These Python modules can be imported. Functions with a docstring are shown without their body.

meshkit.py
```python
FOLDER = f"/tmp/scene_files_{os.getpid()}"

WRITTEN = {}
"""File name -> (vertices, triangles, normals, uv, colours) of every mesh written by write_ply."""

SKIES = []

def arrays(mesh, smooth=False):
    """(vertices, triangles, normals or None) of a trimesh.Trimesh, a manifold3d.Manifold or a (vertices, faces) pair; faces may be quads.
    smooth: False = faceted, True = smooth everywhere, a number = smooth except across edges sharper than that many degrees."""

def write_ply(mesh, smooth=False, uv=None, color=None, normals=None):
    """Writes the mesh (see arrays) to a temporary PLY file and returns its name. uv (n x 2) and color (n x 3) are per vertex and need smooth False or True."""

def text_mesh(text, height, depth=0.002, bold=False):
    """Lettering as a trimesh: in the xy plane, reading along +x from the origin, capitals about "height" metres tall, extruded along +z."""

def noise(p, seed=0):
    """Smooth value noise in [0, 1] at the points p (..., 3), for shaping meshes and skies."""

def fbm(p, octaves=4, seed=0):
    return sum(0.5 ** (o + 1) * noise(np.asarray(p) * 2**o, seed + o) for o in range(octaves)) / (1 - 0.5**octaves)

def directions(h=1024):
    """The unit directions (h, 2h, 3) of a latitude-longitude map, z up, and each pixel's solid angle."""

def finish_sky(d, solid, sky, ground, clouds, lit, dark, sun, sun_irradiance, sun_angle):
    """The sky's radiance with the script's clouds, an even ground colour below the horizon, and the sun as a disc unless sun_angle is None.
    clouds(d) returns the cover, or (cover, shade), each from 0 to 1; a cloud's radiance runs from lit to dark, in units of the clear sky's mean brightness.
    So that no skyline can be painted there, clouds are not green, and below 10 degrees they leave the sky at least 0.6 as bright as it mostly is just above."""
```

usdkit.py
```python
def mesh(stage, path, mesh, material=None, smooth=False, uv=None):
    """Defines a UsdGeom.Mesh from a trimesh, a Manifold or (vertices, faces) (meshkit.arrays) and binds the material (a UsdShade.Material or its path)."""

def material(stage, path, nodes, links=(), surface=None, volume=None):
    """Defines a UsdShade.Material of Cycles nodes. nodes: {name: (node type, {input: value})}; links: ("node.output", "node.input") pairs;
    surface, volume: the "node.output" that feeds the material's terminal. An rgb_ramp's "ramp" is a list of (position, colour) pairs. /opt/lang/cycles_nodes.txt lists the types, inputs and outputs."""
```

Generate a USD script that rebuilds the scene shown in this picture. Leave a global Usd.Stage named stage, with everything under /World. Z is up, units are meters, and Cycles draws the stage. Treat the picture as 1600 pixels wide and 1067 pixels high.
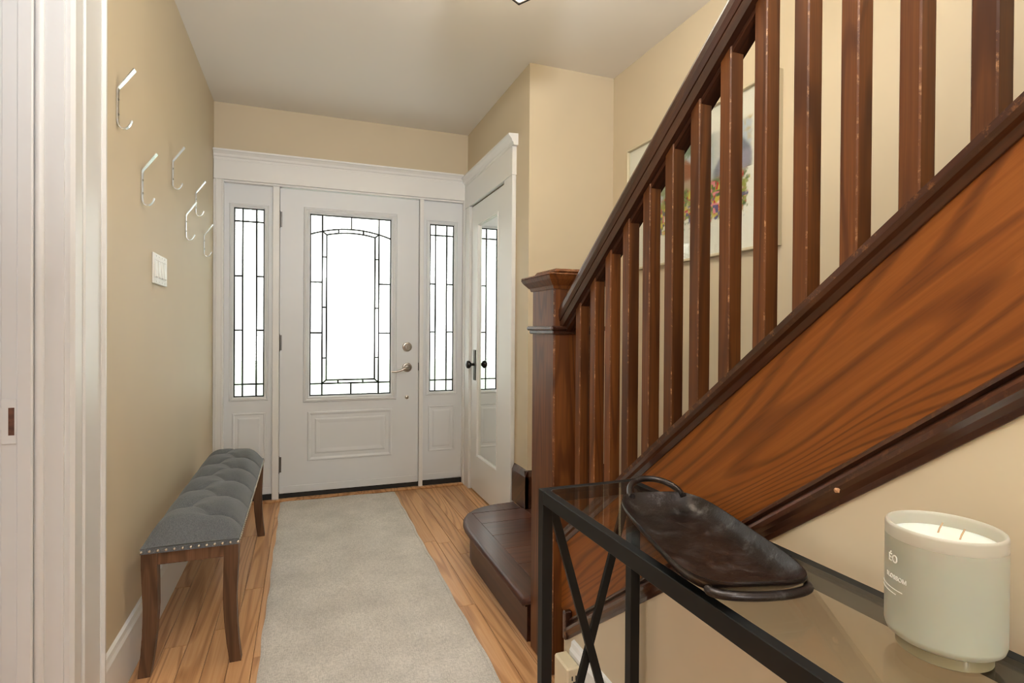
import math, random
import numpy as np
import trimesh, manifold3d
import meshkit, usdkit
from shapely.geometry import Polygon, box as sbox
from pxr import Usd, UsdGeom, UsdLux, UsdShade, Gf, Sdf, Vt

stage = Usd.Stage.CreateInMemory()
UsdGeom.SetStageUpAxis(stage, UsdGeom.Tokens.z)
UsdGeom.SetStageMetersPerUnit(stage, 1.0)
UsdGeom.Xform.Define(stage, '/World')
UsdGeom.Scope.Define(stage, '/World/Looks')
rng = random.Random(11)

# ------------------------------------------------------------------ camera, sky, unseen lights, exposure
YAW, PITCH, ROLL, FPX, CYPX = 0.3598, -0.0061, 0.0068, 866.04, 522.2
EYE = np.array([0.5294, -3.9082, 1.1179])
_f = np.array([math.sin(YAW) * math.cos(PITCH), math.cos(YAW) * math.cos(PITCH), math.sin(PITCH)])
_r = np.array([math.cos(YAW), -math.sin(YAW), 0.0])
_u = np.cross(_r, _f)
_R = math.cos(ROLL) * _r + math.sin(ROLL) * _u
_U = -math.sin(ROLL) * _r + math.cos(ROLL) * _u
cam = UsdGeom.Camera.Define(stage, '/World/camera')
cam.AddTransformOp().Set(Gf.Matrix4d(*_R, 0, *_U, 0, *(-_f), 0, *EYE, 1))
cam.CreateHorizontalApertureAttr(36.0)
cam.CreateVerticalApertureAttr(36.0 * 1067 / 1600)
cam.CreateFocalLengthAttr(FPX / 1600 * 36.0)
cam.CreateVerticalApertureOffsetAttr((CYPX - 533.5) / 1600 * 36.0)
cam.CreateClippingRangeAttr(Gf.Vec2f(0.02, 200))
cam.CreateExposureAttr(0.58)

dome = UsdLux.DomeLight.Define(stage, '/World/sky')
dome.CreateIntensityAttr(2.1)
dome.CreateColorAttr(Gf.Vec3f(0.96, 0.98, 1.0))


def rect_light(name, pos, look, w, h, power, color):
    """An area light out of view: a rectangle of w x h at pos that shines along look."""
    L = UsdLux.RectLight.Define(stage, '/World/' + name)
    z = -np.array(look, float) / np.linalg.norm(look)
    up = np.array([0, 0, 1.0]) if abs(z[2]) < .9 else np.array([0, 1.0, 0])
    x = np.cross(up, z); x /= np.linalg.norm(x)
    y = np.cross(z, x)
    L.AddTransformOp().Set(Gf.Matrix4d(*x, 0, *y, 0, *z, 0, *pos, 1))
    L.CreateWidthAttr(w); L.CreateHeightAttr(h)
    L.CreateIntensityAttr(power); L.CreateColorAttr(Gf.Vec3f(*color))


rect_light('daylight_back_window', (0.75, -7.6, 1.35), (0, 1, 0.0), 2.6, 1.9, 1.0, (0.94, 0.97, 1.0))  # out of view behind the camera, lights the hall and the left jamb
rect_light('daylight_side_window', (-3.5, -3.2, 1.4), (1, 0, 0), 2.4, 1.7, 2.2, (0.94, 0.97, 1.0))  # unseen light in the left room, placed to light the stair side
rect_light('daylight_upper_landing', (1.75, -3.6, 4.75), (0, 0, -1), 0.7, 1.6, 5.0, (0.97, 0.98, 1.0))  # out of view above the stair, placed to light the stair wall
# unseen light behind the camera, turned up to brighten the ceiling and walls
rect_light('bounce_flash', (0.70, -4.30, 1.90), (0.0, 0.35, 1), 0.3, 0.3, 200.0, (0.93, 0.97, 1.0))
rect_light('direct_flash', (1.00, -5.3, 1.35), (-0.12, 1, 0.12), 0.22, 0.22, 25.0, (0.97, 0.985, 1.0))  # unseen flash behind the camera, placed to light the left wall


# ------------------------------------------------------------------ helpers
class MB:
    """Collects triangles (and a wear value per vertex) of one mesh."""
    def __init__(s):
        s.v, s.f, s.a, s.n = [], [], [], 0

    def add(s, V, F, a=0.0):
        V = np.asarray(V, float); F = np.asarray(F, int)
        if F.shape[1] == 4:
            F = np.vstack([F[:, [0, 1, 2]], F[:, [0, 2, 3]]])
        s.v.append(V); s.f.append(F + s.n); s.n += len(V)
        s.a.append(np.full(len(V), a) if np.isscalar(a) else np.asarray(a, float))
        return s

    def tm(s, m, a=0.0):
        return s.add(m.vertices, m.faces, a)

    def man(s, m):
        q = m.to_mesh()
        return s.add(q.vert_properties[:, :3], q.tri_verts)

    def box(s, lo, hi, b=0.0, M=None):
        lo, hi = np.minimum(lo, hi).astype(float), np.maximum(lo, hi).astype(float)
        V, F, A = [], [], []
        b = min(b, 0.45 * (hi - lo).min())

        def poly(pts, a, nrm):
            pts = np.array(pts)
            if np.dot(np.cross(pts[1] - pts[0], pts[2] - pts[0]), nrm) < 0:
                pts = pts[::-1]
            k = len(V); V.extend(pts); A.extend([a] * len(pts))
            for i in range(1, len(pts) - 1):
                F.append((k, k + i, k + i + 1))
        P = lambda sx, sy, sz, ax: np.array([(hi if q > 0 else lo)[i] - (q * b if i != ax else 0) for i, q in enumerate((sx, sy, sz))])
        for ax in range(3):
            o = [i for i in range(3) if i != ax]
            for sg in (-1, 1):
                n = np.zeros(3); n[ax] = sg
                pts = []
                for q in ((-1, -1), (1, -1), (1, 1), (-1, 1)):
                    d = [0, 0, 0]; d[ax] = sg; d[o[0]], d[o[1]] = q
                    pts.append(P(*d, ax))
                poly(pts, 0.0, n)
        if b > 0:
            for ax in range(3):
                o = [i for i in range(3) if i != ax]
                for q0 in (-1, 1):
                    for q1 in (-1, 1):
                        n = np.zeros(3); n[o[0]], n[o[1]] = q0, q1
                        d0 = [0, 0, 0]; d0[o[0]], d0[o[1]] = q0, q1
                        a0 = list(d0); a0[ax] = -1; a1 = list(d0); a1[ax] = 1
                        poly([P(*a0, o[0]), P(*a1, o[0]), P(*a1, o[1]), P(*a0, o[1])], 1.0, n)
            for sx in (-1, 1):
                for sy in (-1, 1):
                    for sz in (-1, 1):
                        poly([P(sx, sy, sz, 0), P(sx, sy, sz, 1), P(sx, sy, sz, 2)], 1.0, np.array([sx, sy, sz]))
        V = np.array(V)
        if M is not None:
            V = V @ M[:3, :3].T + M[:3, 3]
        return s.add(V, F, np.array(A))

    def bar(s, p, q, w, h, b=0.0, up=(0, 0, 1)):
        """A rectangular bar from p to q, w wide (across up), h high (along up)."""
        p, q = np.array(p, float), np.array(q, float)
        d = q - p; L = np.linalg.norm(d); d /= L
        x = np.cross(d, up); x /= np.linalg.norm(x)
        y = np.cross(x, d)
        M = np.eye(4); M[:3, 0], M[:3, 1], M[:3, 2], M[:3, 3] = x, d, y, p
        return s.box((-w / 2, 0, -h / 2), (w / 2, L, h / 2), b, M)

    def prism(s, pts, ax, lo, hi, a=0.0):
        """A polygon in the other two axes (in order), extruded along ax from lo to hi."""
        poly = pts if isinstance(pts, Polygon) else Polygon(pts)
        m = trimesh.creation.extrude_polygon(poly, hi - lo, engine='earcut')
        v = np.array(m.vertices)
        out = np.zeros_like(v); o = [i for i in range(3) if i != ax]
        out[:, o[0]], out[:, o[1]], out[:, ax] = v[:, 0], v[:, 1], v[:, 2] + lo
        F = m.faces if ax != 1 else m.faces[:, ::-1]
        return s.add(out, F, a)

    def tube(s, path, r, n=10, closed=False, flat=None):
        """A round tube along path; r may be a list; flat=(normal, half thickness ratio) squashes it."""
        P = np.array(path, float); k = len(P)
        r = np.full(k, r) if np.isscalar(r) else np.array(r, float)
        T = (np.roll(P, -1, 0) - np.roll(P, 1, 0)) if closed else np.gradient(P, axis=0)
        T /= np.linalg.norm(T, axis=1, keepdims=True)
        ref = np.array([0, 0, 1.0]) if abs(T[0][2]) < .9 else np.array([1.0, 0, 0])
        V = []
        N = ref
        for i in range(k):
            N = N - T[i] * (N @ T[i]); N /= np.linalg.norm(N)
            B = np.cross(T[i], N)
            for j in range(n):
                t = 2 * math.pi * j / n
                V.append(P[i] + r[i] * (math.cos(t) * N + math.sin(t) * B))
        F = []
        for i in range(k if closed else k - 1):
            for j in range(n):
                a, b = i * n + j, i * n + (j + 1) % n
                c, d = ((i + 1) % k) * n + j, ((i + 1) % k) * n + (j + 1) % n
                F.append((a, b, d)); F.append((a, d, c))
        if not closed:
            V += [P[0], P[-1]]
            for j in range(n):
                F.append((len(V) - 2, (j + 1) % n, j))
                F.append((len(V) - 1, (k - 1) * n + j, (k - 1) * n + (j + 1) % n))
        return s.add(V, F)

    def strip(s, path, w, t, wdir):
        """A flat band along path: w wide along wdir (w may be a list), t thick."""
        P = np.array(path, float); k = len(P)
        w = np.full(k, w) if np.isscalar(w) else np.array(w, float)
        T = np.gradient(P, axis=0); T /= np.linalg.norm(T, axis=1, keepdims=True)
        W = np.array(wdir, float); N = np.cross(T, W); N /= np.linalg.norm(N, axis=1, keepdims=True)
        V = []
        for i in range(k):
            for a, b in ((-1, -1), (1, -1), (1, 1), (-1, 1)):
                V.append(P[i] + a * W * w[i] / 2 + b * N[i] * t / 2)
        F = []
        for i in range(k - 1):
            for j in range(4):
                a, b = i * 4 + j, i * 4 + (j + 1) % 4
                F.append((a, b, b + 4)); F.append((a, b + 4, a + 4))
        e = (k - 1) * 4
        F += [(0, 2, 1), (0, 3, 2), (e, e + 1, e + 2), (e, e + 2, e + 3)]
        return s.add(V, F)

    def lathe(s, prof, c=(0, 0, 0), axis='z', n=32, sgn=1):
        """prof: (radius, height) pairs, turned about an axis through c."""
        t = np.linspace(0, 2 * math.pi, n, endpoint=False)
        V = []
        for r, h in prof:
            ring = np.stack([r * np.cos(t), r * np.sin(t), np.full(n, h * sgn)], 1)
            V.append(ring)
        V = np.vstack(V)
        if axis == 'y':
            V = V[:, [0, 2, 1]]
        elif axis == 'x':
            V = V[:, [2, 0, 1]]
        F = []
        for i in range(len(prof) - 1):
            for j in range(n):
                a, b = i * n + j, i * n + (j + 1) % n
                F.append((a, b, b + n)); F.append((a, b + n, a + n))
        return s.add(V + np.array(c), F)

    def ring(s, place, u0, u1, v0, v1, prof, cap=False):
        """A mitred moulding around the rectangle: prof is (inset, height) pairs; place(u, v, h) gives the point."""
        V, F = [], []
        for d, h in prof:
            for u, v in ((u0 + d, v0 + d), (u1 - d, v0 + d), (u1 - d, v1 - d), (u0 + d, v1 - d)):
                V.append(place(u, v, h))
        for i in range(len(prof) - 1):
            for j in range(4):
                a, b = i * 4 + j, i * 4 + (j + 1) % 4
                F.append((a, b, b + 4)); F.append((a, b + 4, a + 4))
        if cap:
            e = (len(prof) - 1) * 4
            F += [(e, e + 1, e + 2), (e, e + 2, e + 3)]
        # separate vertices per face keep the mouldings crisp
        V = np.array(V); F = np.array(F)
        return s.add(V[F].reshape(-1, 3), np.arange(len(F) * 3).reshape(-1, 3))

    def shear(s, prof, ys, zline, x0=0.0, a=None):
        """A cross-section of (x, h) points carried along y, raised by zline(y); ends plumb."""
        k = len(prof); V, A = [], []
        F = []
        for j in range(k):
            p, q = prof[j], prof[(j + 1) % k]
            b = len(V)
            for y in ys:
                V += [(x0 + p[0], y, zline(y) + p[1]), (x0 + q[0], y, zline(y) + q[1])]
                A += [a[j] if a else 0.0] * 2
            for i in range(len(ys) - 1):
                c = b + 2 * i
                F += [(c, c + 1, c + 3), (c, c + 3, c + 2)]
        pol = trimesh.creation.triangulate_polygon(Polygon(prof), engine='earcut')
        for y in (ys[0], ys[-1]):
            b = len(V)
            for x, h in pol[0]:
                V.append((x0 + x, y, zline(y) + h)); A.append(0.0)
            F += [tuple(b + np.array(t)) for t in pol[1]]
        return s.add(V, F, np.array(A))


def numbered(parent, name):
    n, out = 0, name
    while stage.GetPrimAtPath(f'{parent}/{out}'):
        n += 1; out = f'{name}_{n:03d}'
    return f'{parent}/{out}'


def path_of(p):
    return '/World' if p is None else (p if isinstance(p, str) else str(p.GetPath()))


def tag(prim, label=None, cat=None, group=None, kind=None):
    for k, v in (('label', label), ('category', cat), ('group', group), ('kind', kind)):
        if v:
            prim.SetCustomDataByKey(k, v)
    return prim


def obj(name, mb, mat, parent=None, smooth=False, **kw):
    p = numbered(path_of(parent), name)
    if isinstance(mb, MB):
        V, F, A = np.vstack(mb.v), np.vstack(mb.f), np.concatenate(mb.a)
        used, inv = np.unique(F, return_inverse=True)
        V, A, F = V[used], A[used], inv.reshape(-1, 3)
        m = usdkit.mesh(stage, p, trimesh.Trimesh(V, F, process=False), M[mat], smooth=smooth)
        if A.any() and smooth is False:
            UsdGeom.PrimvarsAPI(m).CreatePrimvar('wear', Sdf.ValueTypeNames.FloatArray, 'vertex').Set(Vt.FloatArray.FromNumpy(A.astype(np.float32)))
    else:
        m = usdkit.mesh(stage, p, mb, M[mat], smooth=smooth)
    return tag(m.GetPrim(), **kw)


def thing(name, label=None, cat=None, loc=(0, 0, 0), group=None, kind=None, rz=0.0):
    x = UsdGeom.Xform.Define(stage, numbered('/World', name))
    x.AddTranslateOp().Set(Gf.Vec3d(*loc))
    if rz:
        x.AddRotateZOp().Set(rz)
    return tag(x.GetPrim(), label, cat, group, kind)


def struct(name, mb=None, mat=None, parent=None, **kw):
    if mb is None:
        return thing(name, kind='structure', **kw)
    o = obj(name, mb, mat, parent, **kw)
    return tag(o, kind='structure') if parent is None else o


def dup(root, loc, label):
    was = root.GetCustomData()
    r = thing(root.GetName(), label, was['category'], loc, was.get('group'))
    r.GetReferences().AddInternalReference(root.GetPath())
    r.SetInstanceable(True)
    UsdGeom.Xformable(r).GetOrderedXformOps()[0].Set(Gf.Vec3d(*loc))
    return r


def smooth_mesh(V, F):
    m = trimesh.Trimesh(V, F, process=True)
    trimesh.repair.fix_normals(m)
    return m


# ------------------------------------------------------------------ materials
M = {}


def mat(name, nodes, links, surface='p.BSDF'):
    M[name] = usdkit.material(stage, '/World/Looks/' + name, nodes, links, surface=surface)


def plain(name, color, rough=0.5, metal=0.0, var=0.0, scale=30.0, bump=0.0, **extra):
    nodes = {'p': ('principled_bsdf', dict(base_color=color, roughness=rough, metallic=metal, **extra))}
    links = []
    if var or bump:
        nodes['g'] = ('geometry', {})
        nodes['n'] = ('noise_texture', {'scale': scale, 'detail': 4.0})
        links.append(('g.position', 'n.vector'))
    if var:
        c = np.array(color)
        nodes['r'] = ('rgb_ramp', {'ramp': [(0.3, tuple(c * (1 - var))), (0.7, tuple(np.minimum(c * (1 + var), 1)))]})
        links += [('n.fac', 'r.fac'), ('r.color', 'p.base_color')]
    if bump:
        nodes['b'] = ('bump', {'strength': bump, 'distance': 0.002})
        links += [('n.fac', 'b.height'), ('b.normal', 'p.normal')]
    mat(name, nodes, links)


def wood(name, dark, mid, light, axis='z', rot_x=0.0, rings=20.0, size=5.0, rough=0.4, line=0.6, wear=None, coat=0.0, vary=0.25, stretch=0.07, patch=0.25, spec=0.3):
    """Sawn wood: contour lines of a stretched noise are the growth rings; finer streaks are the pores."""
    sc = {'x': (stretch, 1, 1), 'y': (1, stretch, 1), 'z': (1, 1, stretch)}[axis]
    fs = {'x': (0.02, 1, 1), 'y': (1, 0.02, 1), 'z': (1, 1, 0.02)}[axis]
    nodes = {
        'g': ('geometry', {}), 'o': ('object_info', {}),
        'k': ('math', {'math_type': 'multiply', 'value2': 53.0}),
        'a': ('vector_math', {'math_type': 'add'}),
        'm0': ('mapping', {'mapping_type': 'point', 'rotation': (rot_x, 0, 0)}),
        'm1': ('mapping', {'mapping_type': 'point', 'scale': sc}),
        'm2': ('mapping', {'mapping_type': 'point', 'scale': fs}),
        'n': ('noise_texture', {'scale': size, 'detail': 2.5, 'roughness': 0.4, 'distortion': 0.25}),
        'w': ('math', {'math_type': 'multiply', 'value2': rings * 6.283}),
        's': ('math', {'math_type': 'sine'}),
        'q': ('map_range', {'from_min': 0.1, 'from_max': 1.0, 'to_min': 0.0, 'to_max': line, 'clamp': True}),
        'f': ('noise_texture', {'scale': 170.0, 'detail': 3.0, 'roughness': 0.6}),
        'fm': ('map_range', {'from_min': 0.3, 'from_max': 0.62, 'to_min': 0.35, 'to_max': 1.0, 'clamp': True}),
        'qm': ('math', {'math_type': 'multiply'}),
        'r': ('rgb_ramp', {'ramp': [(0.3, mid), (0.65, light)]}),
        'dk': ('mix', {'color2': dark}),
        'pn': ('noise_texture', {'scale': 3.0, 'detail': 3.0}),
        'pv': ('map_range', {'from_min': 0.3, 'from_max': 0.7, 'to_min': 1 - patch, 'to_max': 1 + patch}),
        'h': ('hsv', {'hue': 0.5, 'saturation': 1.0, 'value': 1.0, 'fac': 1.0}),
        'hv': ('map_range', {'from_min': 0.0, 'from_max': 1.0, 'to_min': 1 - vary, 'to_max': 1 + vary}),
        'hm': ('math', {'math_type': 'multiply'}),
        'b': ('bump', {'strength': 0.12, 'distance': 0.001}),
        'p': ('principled_bsdf', {'roughness': rough, 'coat_weight': coat, 'coat_roughness': 0.2, 'specular_ior_level': spec}),
    }
    links = [('g.position', 'a.vector1'), ('o.random', 'k.value1'), ('k.value', 'a.vector2'), ('a.vector', 'm0.vector'),
             ('m0.vector', 'm1.vector'), ('m0.vector', 'm2.vector'), ('m1.vector', 'n.vector'), ('m2.vector', 'f.vector'), ('m1.vector', 'pn.vector'),
             ('n.fac', 'w.value1'), ('w.value', 's.value1'), ('s.value', 'q.value'), ('f.fac', 'r.fac'), ('f.fac', 'fm.value'),
             ('q.result', 'qm.value1'), ('fm.result', 'qm.value2'), ('qm.value', 'dk.fac'), ('r.color', 'dk.color1'), ('dk.color', 'h.color'),
             ('pn.fac', 'pv.value'), ('o.random', 'hv.value'), ('pv.result', 'hm.value1'), ('hv.result', 'hm.value2'), ('hm.value', 'h.value'),
             ('f.fac', 'b.height'), ('b.normal', 'p.normal')]
    if wear is not None:
        nodes |= {
            'at': ('attribute', {'attribute': 'wear'}),
            'wn': ('noise_texture', {'scale': 55.0, 'detail': 4.0, 'roughness': 0.7}),
            'wr': ('map_range', {'from_min': 0.54, 'from_max': 0.68, 'to_min': 0.0, 'to_max': 0.85, 'clamp': True}),
            'wm': ('math', {'math_type': 'multiply'}),
            'mix': ('mix', {'color2': wear}),
        }
        links += [('g.position', 'wn.vector'), ('wn.fac', 'wr.value'), ('wr.result', 'wm.value1'), ('at.fac', 'wm.value2'),
                  ('wm.value', 'mix.fac'), ('h.color', 'mix.color1'), ('mix.color', 'p.base_color')]
    else:
        links.append(('h.color', 'p.base_color'))
    mat(name, nodes, links)


SL = -math.atan(0.757)   # pitch of the stair
plain('wall_paint', (0.62, 0.52, 0.368), 0.55, var=0.015, scale=3.0, specular_ior_level=0.35)
plain('ceiling_paint', (0.83, 0.795, 0.745), 0.8)
plain('trim_paint', (0.80, 0.795, 0.785), 0.35, bump=0.06, scale=14.0)
plain('old_trim_paint', (0.68, 0.675, 0.665), 0.32, bump=0.25, scale=22.0)
plain('door_paint', (0.74, 0.76, 0.79), 0.38)
plain('black_rubber', (0.012, 0.012, 0.012), 0.6)
plain('leading', (0.035, 0.037, 0.035), 0.45, metal=0.6)
plain('mirror_glass', (0.86, 0.90, 0.87), 0.015, metal=1.0)
plain('brushed_nickel', (0.52, 0.47, 0.41), 0.28, metal=1.0)
plain('dark_bronze', (0.06, 0.05, 0.045), 0.4, metal=0.8, var=0.3, scale=60)
plain('black_knob', (0.015, 0.013, 0.012), 0.12)
plain('chrome', (0.66, 0.67, 0.68), 0.2, metal=1.0)
plain('hinge_metal', (0.16, 0.15, 0.14), 0.4, metal=0.9)
plain('switch_plastic', (0.82, 0.82, 0.80), 0.25)
plain('ivory_plastic', (0.70, 0.60, 0.42), 0.35)
plain('dark_slot', (0.02, 0.018, 0.015), 0.7)
plain('rust_brown', (0.11, 0.045, 0.025), 0.7, var=0.4, scale=80)
plain('black_metal', (0.0065, 0.007, 0.007), 0.5, metal=0.0, specular_ior_level=0.3)
plain('wax', (0.83, 0.81, 0.71), 0.45, subsurface_weight=0.3, subsurface_scale=0.01)
plain('jar_glass', (0.43, 0.42, 0.34), 0.32, subsurface_weight=0.25, subsurface_scale=0.01)
plain('foot_glass', (0.27, 0.245, 0.15), 0.25)
mat('rim_glass', {'p': ('principled_bsdf', {'base_color': (0.60, 0.575, 0.49), 'roughness': 0.3}), 't': ('translucent_bsdf', {'color': (0.85, 0.80, 0.72)}), 'm': ('mix_closure', {'fac': 0.4})},
    [('p.BSDF', 'm.closure1'), ('t.BSDF', 'm.closure2')], 'm.closure')
plain('white_print', (0.86, 0.85, 0.80), 0.5)
plain('raw_wood', (0.50, 0.27, 0.14), 0.8, var=0.3, scale=200)
plain('wick', (0.52, 0.34, 0.20), 0.8)
plain('mat_board', (0.80, 0.77, 0.70), 0.9)
plain('pale_frame', (0.60, 0.52, 0.36), 0.4)
plain('porch_concrete', (0.5, 0.49, 0.47), 0.85, var=0.15, scale=8)
plain('lawn', (0.12, 0.26, 0.06), 0.9, var=0.4, scale=9)
plain('shrub_green', (0.10, 0.24, 0.05), 0.7, var=0.4, scale=14)
plain('porch_white', (0.62, 0.58, 0.52), 0.7)
plain('subfloor', (0.20, 0.11, 0.05), 0.7)
plain('nail_steel', (0.62, 0.57, 0.50), 0.22, metal=1.0)

wood('floor_oak', (0.34, 0.155, 0.06), (0.57, 0.295, 0.13), (0.63, 0.36, 0.18), axis='y', rings=18.0, size=5.0, rough=0.30, line=0.85, vary=0.09, stretch=0.06, patch=0.10)
wood('stair_upright', (0.028, 0.007, 0.003), (0.092, 0.028, 0.007), (0.140, 0.046, 0.011), axis='z', rings=14.0, size=8.0, rough=0.42, line=0.65, wear=(0.36, 0.18, 0.08), coat=0.05, vary=0.25)
wood('stair_panel', (0.075, 0.017, 0.003), (0.215, 0.060, 0.008), (0.262, 0.082, 0.012), axis='y', rot_x=-SL, rings=40.0, size=3.4, rough=0.45, line=0.72, coat=0.05, vary=0.0, stretch=0.13, patch=0.15)
wood('stair_dark', (0.012, 0.005, 0.003), (0.036, 0.0115, 0.0055), (0.060, 0.020, 0.009), axis='y', rot_x=-SL, rings=10.0, size=6.0, rough=0.26, line=0.6, wear=(0.26, 0.11, 0.035), coat=0.45, vary=0.1, spec=0.45)
wood('tread_wood', (0.014, 0.005, 0.0035), (0.052, 0.0175, 0.0105), (0.078, 0.027, 0.0165), axis='y', rings=10.0, size=6.0, rough=0.36, line=0.5, coat=0.12, vary=0.1, spec=0.4)
wood('tread_board_wood', (0.014, 0.005, 0.003), (0.062, 0.019, 0.0100), (0.092, 0.030, 0.0155), axis='x', rings=12.0, size=6.0, rough=0.34, line=0.5, coat=0.12, vary=0.15, spec=0.4)
wood('bench_wood', (0.040, 0.018, 0.010), (0.110, 0.054, 0.028), (0.16, 0.082, 0.043), axis='z', rings=10.0, size=9.0, rough=0.45, line=0.6, wear=(0.2, 0.11, 0.06), vary=0.12, stretch=0.12)

# woven cloths
def cloth(name, c0, c1, scale, rough=0.95, stretch=9.0, bump=0.35, rugvar=0.1):
    mat(name, {
        'g': ('geometry', {}),
        'ma': ('mapping', {'mapping_type': 'point', 'scale': (1, stretch, stretch)}),
        'mb': ('mapping', {'mapping_type': 'point', 'scale': (stretch, 1, 1)}),
        'na': ('noise_texture', {'scale': scale, 'detail': 3.0, 'roughness': 0.6}),
        'nb': ('noise_texture', {'scale': scale, 'detail': 3.0, 'roughness': 0.6}),
        'nc': ('noise_texture', {'scale': 6.0, 'detail': 3.0}),
        'm': ('math', {'math_type': 'add'}),
        'h': ('math', {'math_type': 'multiply', 'value2': 0.5}),
        'r': ('rgb_ramp', {'ramp': [(0.40, c0), (0.58, c1)]}),
        'v': ('map_range', {'from_min': 0.3, 'from_max': 0.7, 'to_min': 1 - rugvar, 'to_max': 1 + rugvar}),
        'hs': ('hsv', {'hue': 0.5, 'saturation': 1.0, 'value': 1.0, 'fac': 1.0}),
        'b': ('bump', {'strength': bump, 'distance': 0.0015}),
        'p': ('principled_bsdf', {'roughness': rough, 'sheen_weight': 0.15, 'specular_ior_level': 0.2}),
    }, [('g.position', 'ma.vector'), ('g.position', 'mb.vector'), ('g.position', 'nc.vector'), ('ma.vector', 'na.vector'), ('mb.vector', 'nb.vector'),
        ('na.fac', 'm.value1'), ('nb.fac', 'm.value2'), ('m.value', 'h.value1'), ('h.value', 'r.fac'), ('nc.fac', 'v.value'), ('v.result', 'hs.value'),
        ('r.color', 'hs.color'), ('hs.color', 'p.base_color'), ('h.value', 'b.height'), ('b.normal', 'p.normal')])


cloth('rug_weave', (0.47, 0.435, 0.395), (0.66, 0.615, 0.56), 75.0, stretch=5.0)
cloth('seat_linen', (0.088, 0.097, 0.105), (0.175, 0.187, 0.198), 160.0, rugvar=0.08)

# cast iron: dull grey-black with worn, lighter patches
mat('cast_iron', {
    'g': ('geometry', {}),
    'n': ('noise_texture', {'scale': 26.0, 'detail': 7.0, 'roughness': 0.78}),
    'f': ('noise_texture', {'scale': 260.0, 'detail': 2.0}),
    'r': ('rgb_ramp', {'ramp': [(0.38, (0.012, 0.008, 0.006)), (0.53, (0.030, 0.021, 0.018)), (0.66, (0.10, 0.092, 0.088))]}),
    'rr': ('map_range', {'from_min': 0.3, 'from_max': 0.7, 'to_min': 0.38, 'to_max': 0.22}),
    'b': ('bump', {'strength': 0.3, 'distance': 0.001}),
    'p': ('principled_bsdf', {'metallic': 0.5}),
}, [('g.position', 'n.vector'), ('g.position', 'f.vector'), ('n.fac', 'r.fac'), ('r.color', 'p.base_color'), ('n.fac', 'rr.value'), ('rr.result', 'p.roughness'),
    ('f.fac', 'b.height'), ('b.normal', 'p.normal')])


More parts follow.
